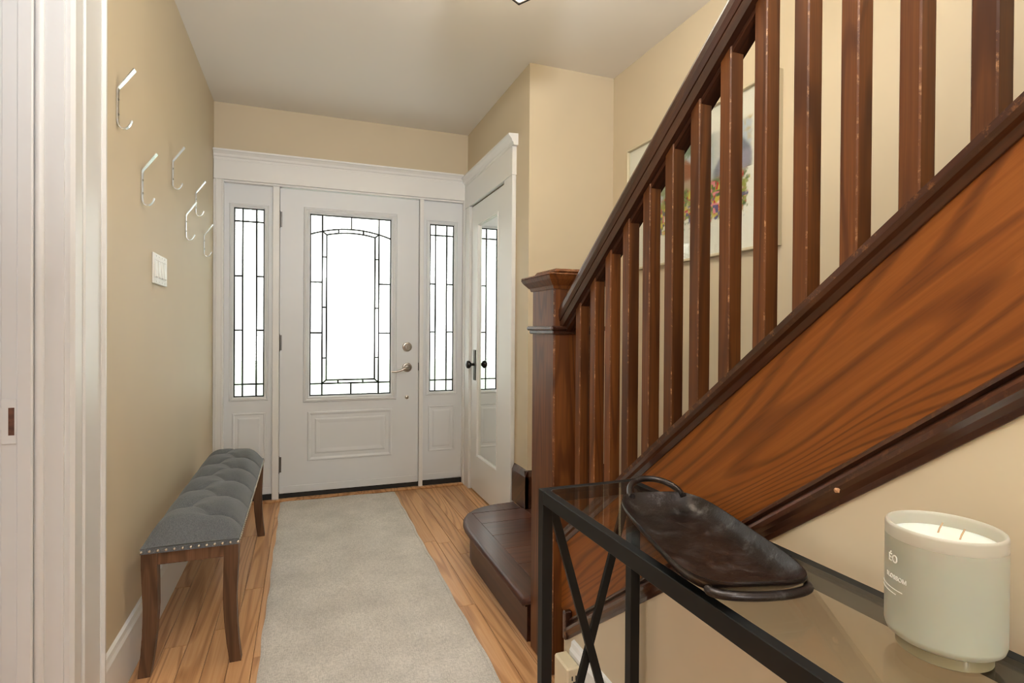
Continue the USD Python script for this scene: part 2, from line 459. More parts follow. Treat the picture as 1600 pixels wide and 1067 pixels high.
def pane_mat(name, tint, milk, rough=0.05, streak=True):
    """Thin glass: mostly see-through, partly milky, with a mirror skin."""
    nodes = {
        'g': ('geometry', {}), 'm': ('mapping', {'mapping_type': 'point', 'scale': (1, 1, 0.06)}),
        'n': ('noise_texture', {'scale': 45.0, 'detail': 3.0}),
        'r': ('rgb_ramp', {'ramp': [(0.3, tuple(np.array(tint) * 0.35)), (0.66, tint)]}),
        't': ('transparent_bsdf', {'color': tint}), 'l': ('translucent_bsdf', {'color': (0.75, 0.75, 0.75)}),
        'a': ('mix_closure', {'fac': milk}), 'lw': ('layer_weight', {'blend': 0.5}), 'f5': ('math', {'math_type': 'power', 'value2': 4.0}),
        'f': ('map_range', {'from_min': 0.0, 'from_max': 1.0, 'to_min': 0.025, 'to_max': 0.85}), 's': ('glossy_bsdf', {'color': (1, 1, 1), 'roughness': rough}),
        'x': ('mix_closure', {}),
    }
    links = [('t.BSDF', 'a.closure1'), ('l.BSDF', 'a.closure2'), ('lw.facing', 'f5.value1'), ('f5.value', 'f.value'), ('f.result', 'x.fac'), ('a.closure', 'x.closure1'), ('s.BSDF', 'x.closure2')]
    if streak:
        links += [('g.position', 'm.vector'), ('m.vector', 'n.vector'), ('n.fac', 'r.fac'), ('r.color', 't.color')]
    mat(name, nodes, links, 'x.closure')


pane_mat('rain_glass', (0.97, 0.98, 0.97), 0.42)
pane_mat('clear_glass', (0.90, 0.92, 0.90), 0.0, 0.0, streak=False)
pane_mat('picture_glass', (0.97, 0.98, 0.97), 0.0, 0.0, streak=False)
mat('lamp_glass', {'e': ('principled_bsdf', {'base_color': (0.9, 0.82, 0.62), 'roughness': 0.3, 'emission_color': (1.0, 0.92, 0.75), 'emission_strength': 11.0})}, [], 'e.BSDF')
mat('watercolour', {'a': ('attribute', {'attribute': 'paint'}), 'p': ('principled_bsdf', {'roughness': 0.9})}, [('a.color', 'p.base_color')])

# ------------------------------------------------------------------ the room shell
H = 2.54           # ceiling
XC = 1.647         # closet wall
XS = 2.157         # far wall of the stair
YR = -1.18         # return wall beside the closet
XU = 1.306         # wall under the stair
YB, XL = -7.7, -3.6

# floor: boards run towards the front door
floor = struct('floor')
obj('subfloor', MB().box((XL, YB, -0.06), (XS, 0.1, -0.019)), 'subfloor', floor)
obj('floor_surface', MB().box((XL - 0.1, YB - 0.1, -0.0189), (-0.075, 0.11, -0.0005)).box((-0.075, YB, -0.0189), (XS, -4.6, -0.0005)), 'floor_oak', floor)
PW = 0.0745
row = 0
x = -0.074
while x < 1.66:
    y = 0.012 - 0.0
    x1 = min(x + PW, 1.70)
    y = -0.035
    first = True
    while y > -4.6:
        L = rng.uniform(0.25, 1.3) if first else rng.uniform(0.7, 1.7)
        first = False
        y2 = max(y - L, -4.6)
        dz = rng.uniform(-0.0004, 0.0004)
        obj('plank', MB().box((x + 0.0006, y2 + 0.0006, -0.0189), (x1 - 0.0006, y - 0.0006, dz), 0.0013), 'floor_oak', floor)
        y = y2
    x = x1
    row += 1

# ceiling, open above the stair
ceil = MB().box((XL, YB, H), (1.30, 0.2, H + 0.12)).box((1.30, -2.35, H), (XS + 0.1, 0.2, H + 0.12)).box((1.30, YB, H), (XS + 0.1, -5.4, H + 0.12))
struct('ceiling', ceil, 'ceiling_paint')
struct('ceiling_upper', MB().box((1.2, -5.6, 4.9), (XS + 0.1, -2.2, 5.0)), 'ceiling_paint')
struct('wall_upper', MB().box((1.2, -5.5, H + 0.12), (1.30, -2.25, 4.9)).box((1.2, -2.35, H + 0.12), (XS + 0.1, -2.25, 4.9)).box((1.2, -5.5, H + 0.12), (XS + 0.1, -5.4, 4.9)), 'wall_paint')

Y0, Y1 = -2.31, -3.25   # opening in the left wall
wl = MB().box((-0.12, Y0, 0), (0, 0.12, H)).box((-0.12, Y1, 2.08), (0, Y0, H)).box((-0.12, YB, 0), (0, Y1, H))
struct('wall_left', wl, 'wall_paint')
struct('wall_front', MB().box((-0.12, 0.0, 2.20), (XC + 0.12, 0.12, H)).box((-0.12, 0.02, 0.0), (0.01, 0.12, 2.2)).box((1.637, 0.02, 0), (XC + 0.12, 0.12, 2.2)), 'wall_paint')
struct('wall_closet', MB().box((XC, YR, 2.0), (XC + 0.10, 0.02, H)).box((XC, YR, 0), (XC + 0.10, -0.85, 2.0)).box((XC, -0.14, 0), (XC + 0.1, 0.02, 2.0)), 'wall_paint')
struct('wall_closet_back', MB().box((1.755, YR + 0.02, -0.06), (1.80, 0.12, H + 0.02)), 'wall_paint')  # unseen sheet close behind the closet door, keeps sky light from leaking in
struct('wall_return', MB().box((XC + 0.1, YR, 0), (XS + 0.1, YR + 0.1, H)), 'wall_paint')
struct('wall_stair', MB().box((XS, YB, 0), (XS + 0.1, YR, 4.9)), 'wall_paint')
struct('wall_back', MB().box((XL, YB - 0.1, 0), (XS + 0.1, YB, H)), 'wall_paint')
struct('wall_side', MB().box((XL - 0.1, YB, -0.06), (XL, 0.12, H + 0.05)).box((XL, 0.02, -0.06), (-0.12, 0.12, H + 0.05)), 'wall_paint')
zm = lambda y: 0.187 + 0.7485 * (-2.381 - y)          # underside of the stair moulding
zp = lambda y: zm(y) + 0.045                           # lower edge of the panel in view
zc = lambda y: 0.728 + 0.7605 * (-2.644 - y)           # top of the stair cap
struct('wall_under_stair', MB().prism([(-2.33, 0), (-5.4, 0), (-5.4, zm(-5.4) + 0.02), (-2.33, zm(-2.33) + 0.02)], 0, XU, XU + 0.05), 'wall_paint')

# baseboards
bb = lambda s: [(0, 0), (s * 0.016, 0), (s * 0.016, 0.150), (s * 0.011, 0.160), (s * 0.009, 0.174), (0, 0.1785)]
struct('baseboard_left', MB().prism([(0.0 + a, b) for a, b in bb(1)], 1, -2.115, -0.002), 'trim_paint')
struct('baseboard_under_stair', MB().prism([(XU + a, b) for a, b in bb(-1)], 1, -5.3, -2.40), 'trim_paint')
sk = [(0, 0.17), (0.020, 0.17), (0.020, 0.345), (0.014, 0.358), (0.006, 0.375), (0, 0.375)]
struct('baseboard_closet', MB().prism([(XC - a, b) for a, b in sk], 1, -1.20, -1.002), 'stair_dark')
struct('baseboard_return', MB().prism([(YR - a, b) for a, b in sk], 0, XC - 0.018, XS), 'stair_dark')

# ------------------------------------------------------------------ front door surround
front = lambda yf: (lambda u, v, h: (u, yf - h, v))
crown = [(0.0, 2.175), (0.030, 2.175), (0.030, 2.19), (0.036, 2.196), (0.040, 2.208), (0.052, 2.222), (0.058, 2.226), (0.058, 2.236), (0.0, 2.240)]
t1 = struct('trim_1')
obj('fascia', MB().box((0.002, -0.028, 2.055), (1.62, 0.02, 2.176), 0.002), 'trim_paint', t1)
obj('crown', MB().prism([(-a, b) for a, b in crown], 0, 0.002, 1.60), 'trim_paint', t1)
obj('head_jamb', MB().box((0.05, -0.012, 2.043), (1.625, 0.10, 2.056), 0.002), 'trim_paint', t1)
cas = lambda x0, x1: MB().box((x0, -0.022, 0), (x1, 0.02, 2.056), 0.003).box((x0 + 0.012, -0.026, 0), (x0 + 0.022, 0.0, 2.056), 0.002).box((x1 - 0.012, -0.026, 0), (x1 - 0.002, 0.0, 2.056), 0.002)
struct('trim_2', cas(0.0, 0.058), 'trim_paint')
struct('trim_3', MB().box((0.340, -0.008, 0), (0.3815, 0.022, 2.045), 0.003).box((0.3815, 0.046, 0), (0.40, 0.09, 2.045)).box((0.340, 0.022, 0), (0.3815, 0.09, 2.045)), 'trim_paint')
struct('trim_4', MB().box((1.2965, -0.008, 0), (1.325, 0.022, 2.045), 0.003).box((1.2785, 0.046, 0), (1.2965, 0.09, 2.045)).box((1.2965, 0.022, 0), (1.325, 0.09, 2.045)), 'trim_paint')
struct('trim_5', cas(1.612, 1.640), 'trim_paint')
struct('trim_6', MB().box((0.06, -0.035, -0.002), (1.63, 0.10, 0.012), 0.004), 'floor_oak')   # oak saddle under the door
struct('trim_7', MB().box((0.06, 0.002, 0.011), (0.342, 0.06, 0.046)).box((0.381, 0.008, 0.011), (1.297, 0.06, 0.044)).box((1.323, 0.002, 0.011), (1.614, 0.06, 0.046)), 'black_rubber')


def leaded(parent, lines, polys, y, cw=0.0090):
    """Cames along the lines and a pane of glass for each polygon, on the plane y."""
    mb = MB()
    for n_, L in enumerate(lines):
        for p, q in zip(L[:-1], L[1:]):
            mb.bar((p[0], y, p[1]), (q[0], y, q[1]), 0.007, 0.014 if n_ < 4 else cw, 0.0, up=np.cross((0, 1, 0), np.array([q[0] - p[0], 0, q[1] - p[1]])))
    obj('leading', mb, 'leading', parent, label='dark metal came grid')
    for P in polys:
        pg = Polygon(P).buffer(0)
        if pg.area > 1e-6:
            obj('pane', MB().prism(pg, 1, y - 0.002, y + 0.002), 'rain_glass', parent)


def sidelight(name, x0, x1, gx0, gx1, gz0, gz1, vx, z_top, z_a, z_b, z_bot, zbase):
    w = struct(name)
    yf = 0.02
    body = Polygon([(x0, zbase), (x1, zbase), (x1, 2.045), (x0, 2.045)], [[(gx0, gz0), (gx1, gz0), (gx1, gz1), (gx0, gz1)]])
    obj('panel', MB().prism(body, 1, yf, yf + 0.04), 'door_paint', w)
    pr = [(0.0, 0.0), (0.003, 0.006), (0.012, 0.009), (0.017, 0.006), (0.020, 0.0065), (0.024, 0.004), (0.026, -0.012)]
    d = 0.026
    obj('glazing_bead', MB().ring(front(yf), gx0 - d, gx1 + d, gz0 - d, gz1 + d, pr), 'door_paint', w)
    em = [(0.0, 0.0), (0.004, 0.004), (0.010, 0.003), (0.018, -0.002), (0.026, -0.0015), (0.040, 0.0035)]
    obj('raised_panel', MB().ring(front(yf), gx0 - 0.006, gx1 + 0.010, 0.250, 0.578, em, True), 'door_paint', w)
    obj('bottom_rail', MB().box((x0, yf - 0.004, zbase), (x1, yf, zbase + 0.045), 0.002), 'door_paint', w)
    a, b = vx
    lines = [[(gx0, gz0), (gx0, gz1)], [(gx1, gz0), (gx1, gz1)], [(gx0, gz0), (gx1, gz0)], [(gx0, gz1), (gx1, gz1)],
             [(a, gz0), (a, gz1)], [(b, gz0), (b, gz1)], [(gx0, z_top), (gx1, z_top)], [(gx0, z_bot), (gx1, z_bot)],
             [(gx0, z_a), (a, z_a)], [(b, z_a), (gx1, z_a)], [(gx0, z_b), (a, z_b)], [(b, z_b), (gx1, z_b)]]
    R = lambda p, q, r, t: [(p, q), (r, q), (r, t), (p, t)]
    zs = [gz0, z_bot, z_b, z_a, z_top, gz1]
    polys = []
    for i in range(5):
        polys += [R(gx0, zs[i], a, zs[i + 1]), R(b, zs[i], gx1, zs[i + 1])]
    polys += [R(a, gz0, b, z_bot), R(a, z_bot, b, z_top), R(a, z_top, b, gz1)]
    leaded(w, lines, polys, yf + 0.012)
    return w


sidelight('window_1', 0.056, 0.341, 0.112, 0.291, 0.681, 1.894, (0.163, 0.244), 1.809, 1.458, 1.111, 0.763, 0.045)
sidelight('window_2', 1.324, 1.614, 1.375, 1.552, 0.678, 1.880, (1.418, 1.500), 1.802, 1.451, 1.106, 0.760, 0.045)

# ------------------------------------------------------------------ front door
door = struct('door_1')
DX0, DX1, DZ0, DZ1, yf = 0.3845, 1.2935, 0.042, 2.039, 0.012
gx0, gx1, gz0, gz1 = 0.568, 1.101, 0.674, 1.888
obj('door_leaf', MB().prism(Polygon([(DX0, DZ0), (DX1, DZ0), (DX1, DZ1), (DX0, DZ1)], [[(gx0, gz0), (gx1, gz0), (gx1, gz1), (gx0, gz1)]]), 1, yf, yf + 0.032), 'door_paint', door)
pr = [(0.0, 0.0), (0.004, 0.009), (0.016, 0.013), (0.024, 0.009), (0.029, 0.010), (0.036, 0.006), (0.040, -0.014)]
obj('glazing_bead', MB().ring(front(yf), gx0 - 0.040, gx1 + 0.040, gz0 - 0.040, gz1 + 0.040, pr), 'door_paint', door)
em = [(0.0, 0.0), (0.004, 0.005), (0.012, 0.006), (0.022, 0.001), (0.034, -0.003), (0.044, -0.002), (0.052, 0.004), (0.058, 0.005), (0.080, 0.003)]
obj('raised_panel', MB().ring(front(yf), 0.556, 1.112, 0.243, 0.572, em, True), 'door_paint', door)
obj('door_sweep', MB().box((DX0, yf - 0.006, DZ0), (DX1, yf, DZ0 + 0.048), 0.003), 'door_paint', door)
A1, A2, B1, B2, CX = 0.646, 0.6735, 0.9915, 1.018, 0.834
arc1 = lambda x: 1.802 - 0.690 * (x - CX) ** 2
arc2 = lambda x: 1.776 - 0.780 * (x - CX) ** 2
xs = lambda p, q, n=8: np.linspace(p, q, n)
ZB1, ZB2 = 0.755, 0.778
crv = lambda fn, p, q, n=10: [(t, fn(t)) for t in xs(p, q, n)]
lines = [[(gx0, gz0), (gx0, gz1)], [(gx1, gz0), (gx1, gz1)], [(gx0, gz0), (gx1, gz0)], [(gx0, gz1), (gx1, gz1)],
         [(A1, gz0), (A1, gz1)], [(B2, gz0), (B2, gz1)], [(A2, ZB2), (A2, arc2(A2))], [(B1, ZB2), (B1, arc2(B1))],
         crv(arc1, gx0, gx1, 20), crv(arc2, A2, B1, 14), [(CX, arc1(CX)), (CX, gz1)], [(CX, gz0), (CX, ZB1)],
         [(gx0, ZB1), (gx1, ZB1)], [(A2, ZB2), (B1, ZB2)], [(A1, ZB1), (A2, ZB2)], [(B2, ZB1), (B1, ZB2)],
         [(A1, arc1(A1)), (A2, arc2(A2))], [(B2, arc1(B2)), (B1, arc2(B1))]]
for q in (0.750, 0.913):
    lines += [[(q, arc1(q)), (q, arc2(q))], [(q, ZB1), (q, ZB2)]]
for z in (1.606, 1.268, 0.927):
    lines += [[(A1, z), (A2, z)], [(B1, z), (B2, z)]]
for z in (1.436, 1.096):
    lines += [[(gx0, z), (A1, z)], [(B2, z), (gx1, z)]]
polys = []
for p, q in ((gx0, A1), (A1, CX), (CX, B2), (B2, gx1)):                 # above the arch
    polys.append(crv(arc1, p, q) + [(q, gz1), (p, gz1)])
for p, q in ((A1, 0.750), (0.750, 0.913), (0.913, B2)):                 # between the arcs
    lo = crv(arc2, max(p, A2), min(q, B1))
    polys.append(lo + crv(arc1, q, p))
    polys.append([(p, ZB1), (q, ZB1), (min(q, B1), ZB2), (max(p, A2), ZB2)])
for p, q in ((gx0, A1), (B2, gx1)):                                     # outer columns
    zz = [ZB1, 1.096, 1.436]
    for i, z in enumerate(zz):
        top = [(q, zz[i + 1]), (p, zz[i + 1])] if i < 2 else crv(arc1, q, p)
        polys.append([(p, z), (q, z)] + top)
    polys.append([(p, gz0), (q, gz0), (q, ZB1), (p, ZB1)])
for (o, i_) in ((A1, A2), (B2, B1)):                                    # narrow inner columns
    zz = [0.927, 1.268, 1.606]
    polys.append([(o, ZB1), (i_, ZB2), (i_, 0.927), (o, 0.927)])
    for i in range(2):
        polys.append([(o, zz[i]), (i_, zz[i]), (i_, zz[i + 1]), (o, zz[i + 1])])
    polys.append([(o, 1.606), (i_, 1.606), (i_, arc2(i_)), (o, arc1(o))])
for p, q in ((A1, CX), (CX, B2)):
    polys.append([(p, gz0), (q, gz0), (q, ZB1), (p, ZB1)])
polys.append([(A2, ZB2), (B1, ZB2)] + crv(arc2, B1, A2, 14))            # the big middle light
leaded(door, lines, polys, yf + 0.018)
for z in (1.835, 1.030, 0.232):
    h = MB().lathe([(0.0, -0.05), (0.0065, -0.05), (0.0065, 0.05), (0.0, 0.05)], (DX0 - 0.003, yf - 0.006, z), n=12)
    for k in (-1, 1):
        h.lathe([(0.0, 0), (0.0045, 0), (0.003, 0.008), (0, 0.009)], (DX0 - 0.003, yf - 0.006, z + k * 0.05), n=10, sgn=k)
    h.box((DX0 - 0.012, yf - 0.002, z - 0.05), (DX0 + 0.012, yf + 0.001, z + 0.05))
    obj('hinge', h, 'hinge_metal', door, smooth=40)
disc = [(0.0, 0.0), (0.033, 0.0), (0.033, 0.006), (0.029, 0.011), (0.024, 0.012), (0.021, 0.009), (0.019, 0.012), (0.0, 0.012)]
db = MB().lathe([(r, -h) for r, h in disc], (1.214, yf, 1.000), 'y', 32)
dbp = obj('deadbolt', db, 'brushed_nickel', door, smooth=30, label='round brushed nickel deadbolt rose')
obj('thumb_turn', MB().box((1.210, yf - 0.030, 0.985), (1.218, yf - 0.010, 1.015), 0.003), 'brushed_nickel', dbp)
lv = MB().lathe([(r, -h) for r, h in disc], (1.214, yf, 0.856), 'y', 32)
lv.tube([(1.214, yf - 0.008, 0.856), (1.214, yf - 0.045, 0.856), (1.209, yf - 0.055, 0.856), (1.190, yf - 0.058, 0.852), (1.160, yf - 0.056, 0.838), (1.130, yf - 0.054, 0.829), (1.100, yf - 0.052, 0.830)],
        [0.011, 0.011, 0.010, 0.0085, 0.0075, 0.007, 0.006], 12)
obj('lever_handle', lv, 'brushed_nickel', door, smooth=40, label='curved brushed nickel lever handle')
obj('screw_cap', MB().lathe([(0.0, 0), (0.013, 0), (0.013, -0.004), (0.008, -0.007), (0.0, -0.007)], (1.214, yf, 0.645), 'y', 20), 'brushed_nickel', door, smooth=40)
obj('strike_latch', MB().box((1.2925, yf - 0.004, 0.832), (1.2985, yf + 0.01, 0.888), 0.001), 'black_rubber', door)

# ------------------------------------------------------------------ closet door with its mirror
side = lambda xf: (lambda u, v, h: (xf - h, u, v))
d2 = struct('door_2')
CY0, CY1 = -0.845, -0.145
my0, my1, mz0, mz1 = -0.697, -0.293, 0.268, 1.835
obj('door_leaf', MB().prism(Polygon([(CY0, 0.012), (CY1, 0.012), (CY1, 1.985), (CY0, 1.985)], [[(my0, mz0), (my1, mz0), (my1, mz1), (my0, mz1)]]), 0, 1.640, 1.672), 'trim_paint', d2)
obj('mirror', MB().box((1.651, my0, mz0), (1.655, my1, mz1)), 'mirror_glass', d2, label='tall narrow mirror panel')
obj('mirror_bead', MB().ring(side(1.640), my0 - 0.012, my1 + 0.012, mz0 - 0.012, mz1 + 0.012, [(0, 0), (0.002, 0.004), (0.008, 0.004), (0.013, -0.011)]), 'trim_paint', d2)
obj('escutcheon', MB().box((1.634, -0.256, 0.775), (1.640, -0.206, 0.985), 0.002).box((1.6325, -0.246, 0.785), (1.634, -0.216, 0.975), 0.0006), 'dark_bronze', d2, label='tall dark bronze back plate')
obj('knob', MB().lathe([(0, 0), (0.010, 0), (0.009, -0.018), (0.014, -0.024), (0.025, -0.032), (0.028, -0.042), (0.025, -0.052), (0.014, -0.058), (0, -0.060)], (1.6345, -0.231, 0.884), 'x', 24), 'black_knob', d2, smooth=50, label='black door knob')
t8 = struct('trim_8')
obj('fascia', MB().box((1.620, -0.995, 1.995), (XC, 0.0, 2.165), 0.002), 'trim_paint', t8)
cr8 = [(0.0, 2.155), (0.029, 2.155), (0.029, 2.168), (0.036, 2.174), (0.040, 2.186), (0.052, 2.202), (0.058, 2.206), (0.058, 2.216), (0.0, 2.22)]
obj('crown', MB().prism([(XC - a, b) for a, b in cr8], 1, -1.018, -0.002), 'trim_paint', t8)
struct('trim_9', MB().box((1.622, -0.990, 0.0), (XC, -0.852, 1.996), 0.003), 'trim_paint')
struct('trim_10', MB().box((1.622, -0.138, 0.0), (XC, 0.0, 1.996), 0.003).box((1.616, -0.036, 0.0), (1.622, -0.022, 1.996), 0.002), 'trim_paint')

# ------------------------------------------------------------------ cased opening on the left
t11 = struct('trim_11')
obj('casing', MB().box((0, -2.255, 0), (0.024, -2.125, 2.08), 0.004), 'old_trim_paint', t11)
obj('back_band', MB().box((0, -2.140, 0), (0.033, -2.118, 2.08), 0.007), 'old_trim_paint', t11)
obj('corner_bead', MB().box((-0.01, -2.312, 0), (0.020, -2.252, 2.08), 0.008), 'old_trim_paint', t11)
t12 = struct('trim_12')
obj('jamb', MB().box((-0.125, -2.318, 0), (0.002, -2.30, 2.08)), 'old_trim_paint', t12)
obj('stop_bead', MB().tube([(-0.044, -2.318, 0), (-0.044, -2.318, 2.08)], 0.0095, 12), 'old_trim_paint', t12, smooth=60)
obj('door_stop', MB().box((-0.083, -2.330, 0), (-0.053, -2.316, 2.08), 0.003), 'old_trim_paint', t12)
obj('rebate_strip', MB().box((-0.112, -2.324, 0), (-0.083, -2.316, 2.08), 0.001), 'old_trim_paint', t12)
sp = obj('strike_plate', MB().box((-0.112, -2.327, 0.852), (-0.083, -2.3238, 0.955), 0.001).box((-0.128, -2.327, 0.885), (-0.110, -2.3238, 0.935), 0.001), 'old_trim_paint', t12, label='painted-over metal strike plate')
obj('latch_hole', MB().box((-0.098, -2.3275, 0.872), (-0.087, -2.3262, 0.935)), 'rust_brown', sp, label='brown latch hole')
obj('head_casing', MB().box((0, -3.36, 2.08), (0.024, -2.12, 2.21), 0.004), 'old_trim_paint', t11)
obj('far_casing', MB().box((0, -3.44, 0), (0.024, -3.25, 2.08), 0.004), 'old_trim_paint', t11)

# ------------------------------------------------------------------ staircase
st = thing('staircase', 'dark brown varnished oak staircase with square balusters and a boxed newel post', 'staircase')
NX0, NX1, NY0, NY1 = 1.285, 1.455, -2.283, -2.102
np_ = obj('newel_post', MB().box((NX0, NY0, 0.0), (NX1, NY1, 1.285), 0.005), 'stair_upright', st)
obj('collar', MB().box((NX0 - 0.016, NY0 - 0.016, 1.120), (NX1 + 0.016, NY1 + 0.016, 1.135), 0.005).box((NX0 - 0.008, NY0 - 0.008, 1.108), (NX1 + 0.008, NY1 + 0.008, 1.122), 0.003), 'stair_dark', np_)
cap = MB()
for o0, o1, z0, z1 in ((0.004, 0.008, 1.255, 1.266), (0.010, 0.026, 1.266, 1.284), (0.026, 0.032, 1.284, 1.296)):
    P = [(NX0, NY0), (NX1, NY0), (NX1, NY1), (NX0, NY1)]
    sg = [(-1, -1), (1, -1), (1, 1), (-1, 1)]
    V = [(p[0] + s[0] * o0, p[1] + s[1] * o0, z0) for p, s in zip(P, sg)] + [(p[0] + s[0] * o1, p[1] + s[1] * o1, z1) for p, s in zip(P, sg)]
    F = np.array([(0, 1, 5), (0, 5, 4), (1, 2, 6), (1, 6, 5), (2, 3, 7), (2, 7, 6), (3, 0, 4), (3, 4, 7), (0, 2, 1), (0, 3, 2), (4, 5, 6), (4, 6, 7)])
    V = np.array(V)[F].reshape(-1, 3)
    cap.add(V, np.arange(len(V)).reshape(-1, 3))
cap.box((NX0 - 0.032, NY0 - 0.032, 1.296), (NX1 + 0.032, NY1 + 0.032, 1.304), 0.003).box((NX0 + 0.004, NY0 + 0.004, 1.304), (NX1 - 0.004, NY1 - 0.004, 1.322), 0.008)
obj('post_cap', cap, 'stair_upright', np_)

# handrail: rounded top, flat band below a fine groove
half = [(-0.029, 0.0), (-0.032, 0.0245), (-0.029, 0.0255), (-0.029, 0.0272), (-0.033, 0.0282), (-0.0365, 0.045), (-0.0365, 0.064), (-0.0315, 0.078), (-0.019, 0.088), (-0.006, 0.0915)]
rail = half + [(-a, b) for a, b in reversed(half)]
zr = lambda y: 1.143 + 0.757 * (-2.31 - y)
wv = [0.1, 0.5, 0, 0, 0.0, 0.1, 0.9, 1.0, 0.8, 0.1]
hr = obj('handrail', MB().shear(rail, np.linspace(-2.283, -4.7, 40), zr, 1.3375, wv + [0.0] * 10), 'stair_dark', st)
obj('fillet', MB().shear([(-0.014, -0.012), (0.014, -0.012), (0.014, 0.002), (-0.014, 0.002)], np.linspace(-2.283, -4.7, 3), zr, 1.3375), 'stair_dark', hr)
for i in range(25):
    y1 = -2.364 - 0.0905 * i
    y0 = y1 - 0.0305
    tw = rng.uniform(-0.002, 0.002)
    zt, zb = zr(y0) + 0.004, zc(y1) - 0.008
    obj('baluster', MB().box((1.3205 + tw, y0, zb), (1.3535 + tw, y1, zt - 0.005 + 0.012), 0.0022), 'stair_upright', st)

yy = np.linspace(-2.283, -5.2, 30)
capp = [(-0.040, 0.0), (-0.040, -0.012), (-0.036, -0.020), (-0.027, -0.024), (-0.021, -0.036), (0.021, -0.036), (0.027, -0.024), (0.040, -0.012), (0.040, 0.0), (0.034, 0.004), (-0.034, 0.004)]
obj('stringer_cap', MB().shear(capp, yy, zc, 1.3355, [0.8, 0.15, 0.0, 0, 0, 0, 0, 0.3, 0.5, 0.3, 0.8]), 'stair_dark', st)
obj('stringer', MB().prism([(-2.283, 0.22), (-2.283, zc(-2.283) - 0.02), (-5.2, zc(-5.2) - 0.02), (-5.2, zm(-5.2)), (-2.36, zm(-2.36) + 0.02)], 0, 1.319, 1.349), 'stair_panel', st)
mold = [(0.0, 0.052), (-0.006, 0.052), (-0.012, 0.048), (-0.013, 0.042), (-0.008, 0.037), (-0.017, 0.031), (-0.023, 0.024), (-0.024, 0.014), (-0.020, 0.006), (-0.017, -0.004), (-0.017, -0.014), (0.012, -0.014), (0.012, 0.052)]
obj('stringer_moulding', MB().shear(mold, np.linspace(-2.36, -5.2, 30), zm, 1.319, [0.1, 0.4, 0.2, 0, 0.0, 0.25, 0.2, 0.0, 0.0, 0.1, 0.9, 0, 0]), 'stair_dark', st)
V = np.array([(1.2945, -3.287, 0.902), (1.2945, -3.298, 0.896), (1.2945, -3.296, 0.886), (1.2945, -3.286, 0.884), (1.2945, -3.279, 0.893), (1.2925, -3.289, 0.893)])
obj('chip', MB().add((V - V[5]) * [1, 0.7, 0.6] + V[5] + [0.0015, 0, -0.015], [(0, 1, 5), (1, 2, 5), (2, 3, 5), (3, 4, 5), (4, 0, 5)]), 'raw_wood', st, label='small pale chip on the moulding')
obj('moulding_return', MB().bar((1.306, -2.352, 0.155), (1.306, -2.352, 0.245), 0.026, 0.018, 0.004, up=(0, 1, 0)), 'stair_dark', st)

# landing step with a rounded corner
outline = [(1.252, -2.105), (1.252, -1.46), (1.255, -1.36), (1.266, -1.285), (1.288, -1.215), (1.322, -1.155), (1.372, -1.105), (1.436, -1.072), (1.51, -1.056), (1.60, -1.050), (1.625, -1.050), (1.625, -1.203), (2.15, -1.203), (2.15, -2.40), (1.46, -2.40), (1.46, -2.105)]


def offset(P, d):
    q = Polygon(P).buffer(-d, join_style=2)
    return q


def rounded_slab(P, z0, z1, r):
    """A slab whose upper and lower edges are rounded: hulls are not needed, stacked thin layers of the inset outline."""
    poly = Polygon(P)
    lay = []
    n = 6
    for k in range(n):
        a = math.pi * (k + 0.5) / n
        d = r * (1 - math.sin(a))
        za, zb_ = z0 + (z1 - z0) * (1 - math.cos(math.pi * k / n)) / 2, z0 + (z1 - z0) * (1 - math.cos(math.pi * (k + 1) / n)) / 2
        lay.append((poly.buffer(-d), za, zb_))
    return lay


def loft(P, levels, center):
    """Closed loft of a star-ish outline: each level is (inset, z), the inset measured along the outline's normals."""
    P = np.array(P); k = len(P)
    T = np.roll(P, -1, 0) - np.roll(P, 1, 0)
    e0 = P - np.roll(P, 1, 0); e1 = np.roll(P, -1, 0) - P
    n0 = np.stack([e0[:, 1], -e0[:, 0]], 1) / np.linalg.norm(e0, axis=1, keepdims=True)
    n1 = np.stack([e1[:, 1], -e1[:, 0]], 1) / np.linalg.norm(e1, axis=1, keepdims=True)
    nn = n0 + n1
    nn /= np.maximum((nn * n0).sum(1, keepdims=True), 0.2)
    area = 0.5 * (P[:, 0] * np.roll(P[:, 1], -1) - P[:, 1] * np.roll(P[:, 0], -1)).sum()
    nn *= np.sign(area)
    V, F = [], []
    for d, z in levels:
        V.append(np.c_[P - nn * d, np.full(k, z)])
    for i in range(len(levels) - 1):
        for j in range(k):
            a, b = i * k + j, i * k + (j + 1) % k
            F += [(a, b, b + k), (a, b + k, a + k)]
    Q = V[-1][:, :2]; V0 = V[0][:, :2]
    for ring_, base, flip in ((Q, (len(levels) - 1) * k, False), (V0, 0, True)):
        pv, pf = trimesh.creation.triangulate_polygon(Polygon(ring_), engine='earcut')
        idx = [int(np.argmin(((ring_ - p) ** 2).sum(1))) for p in pv]
        for t in pf:
            F.append(tuple(base + idx[i] for i in (t[::-1] if flip else t)))
    return np.vstack(V), np.array(F)


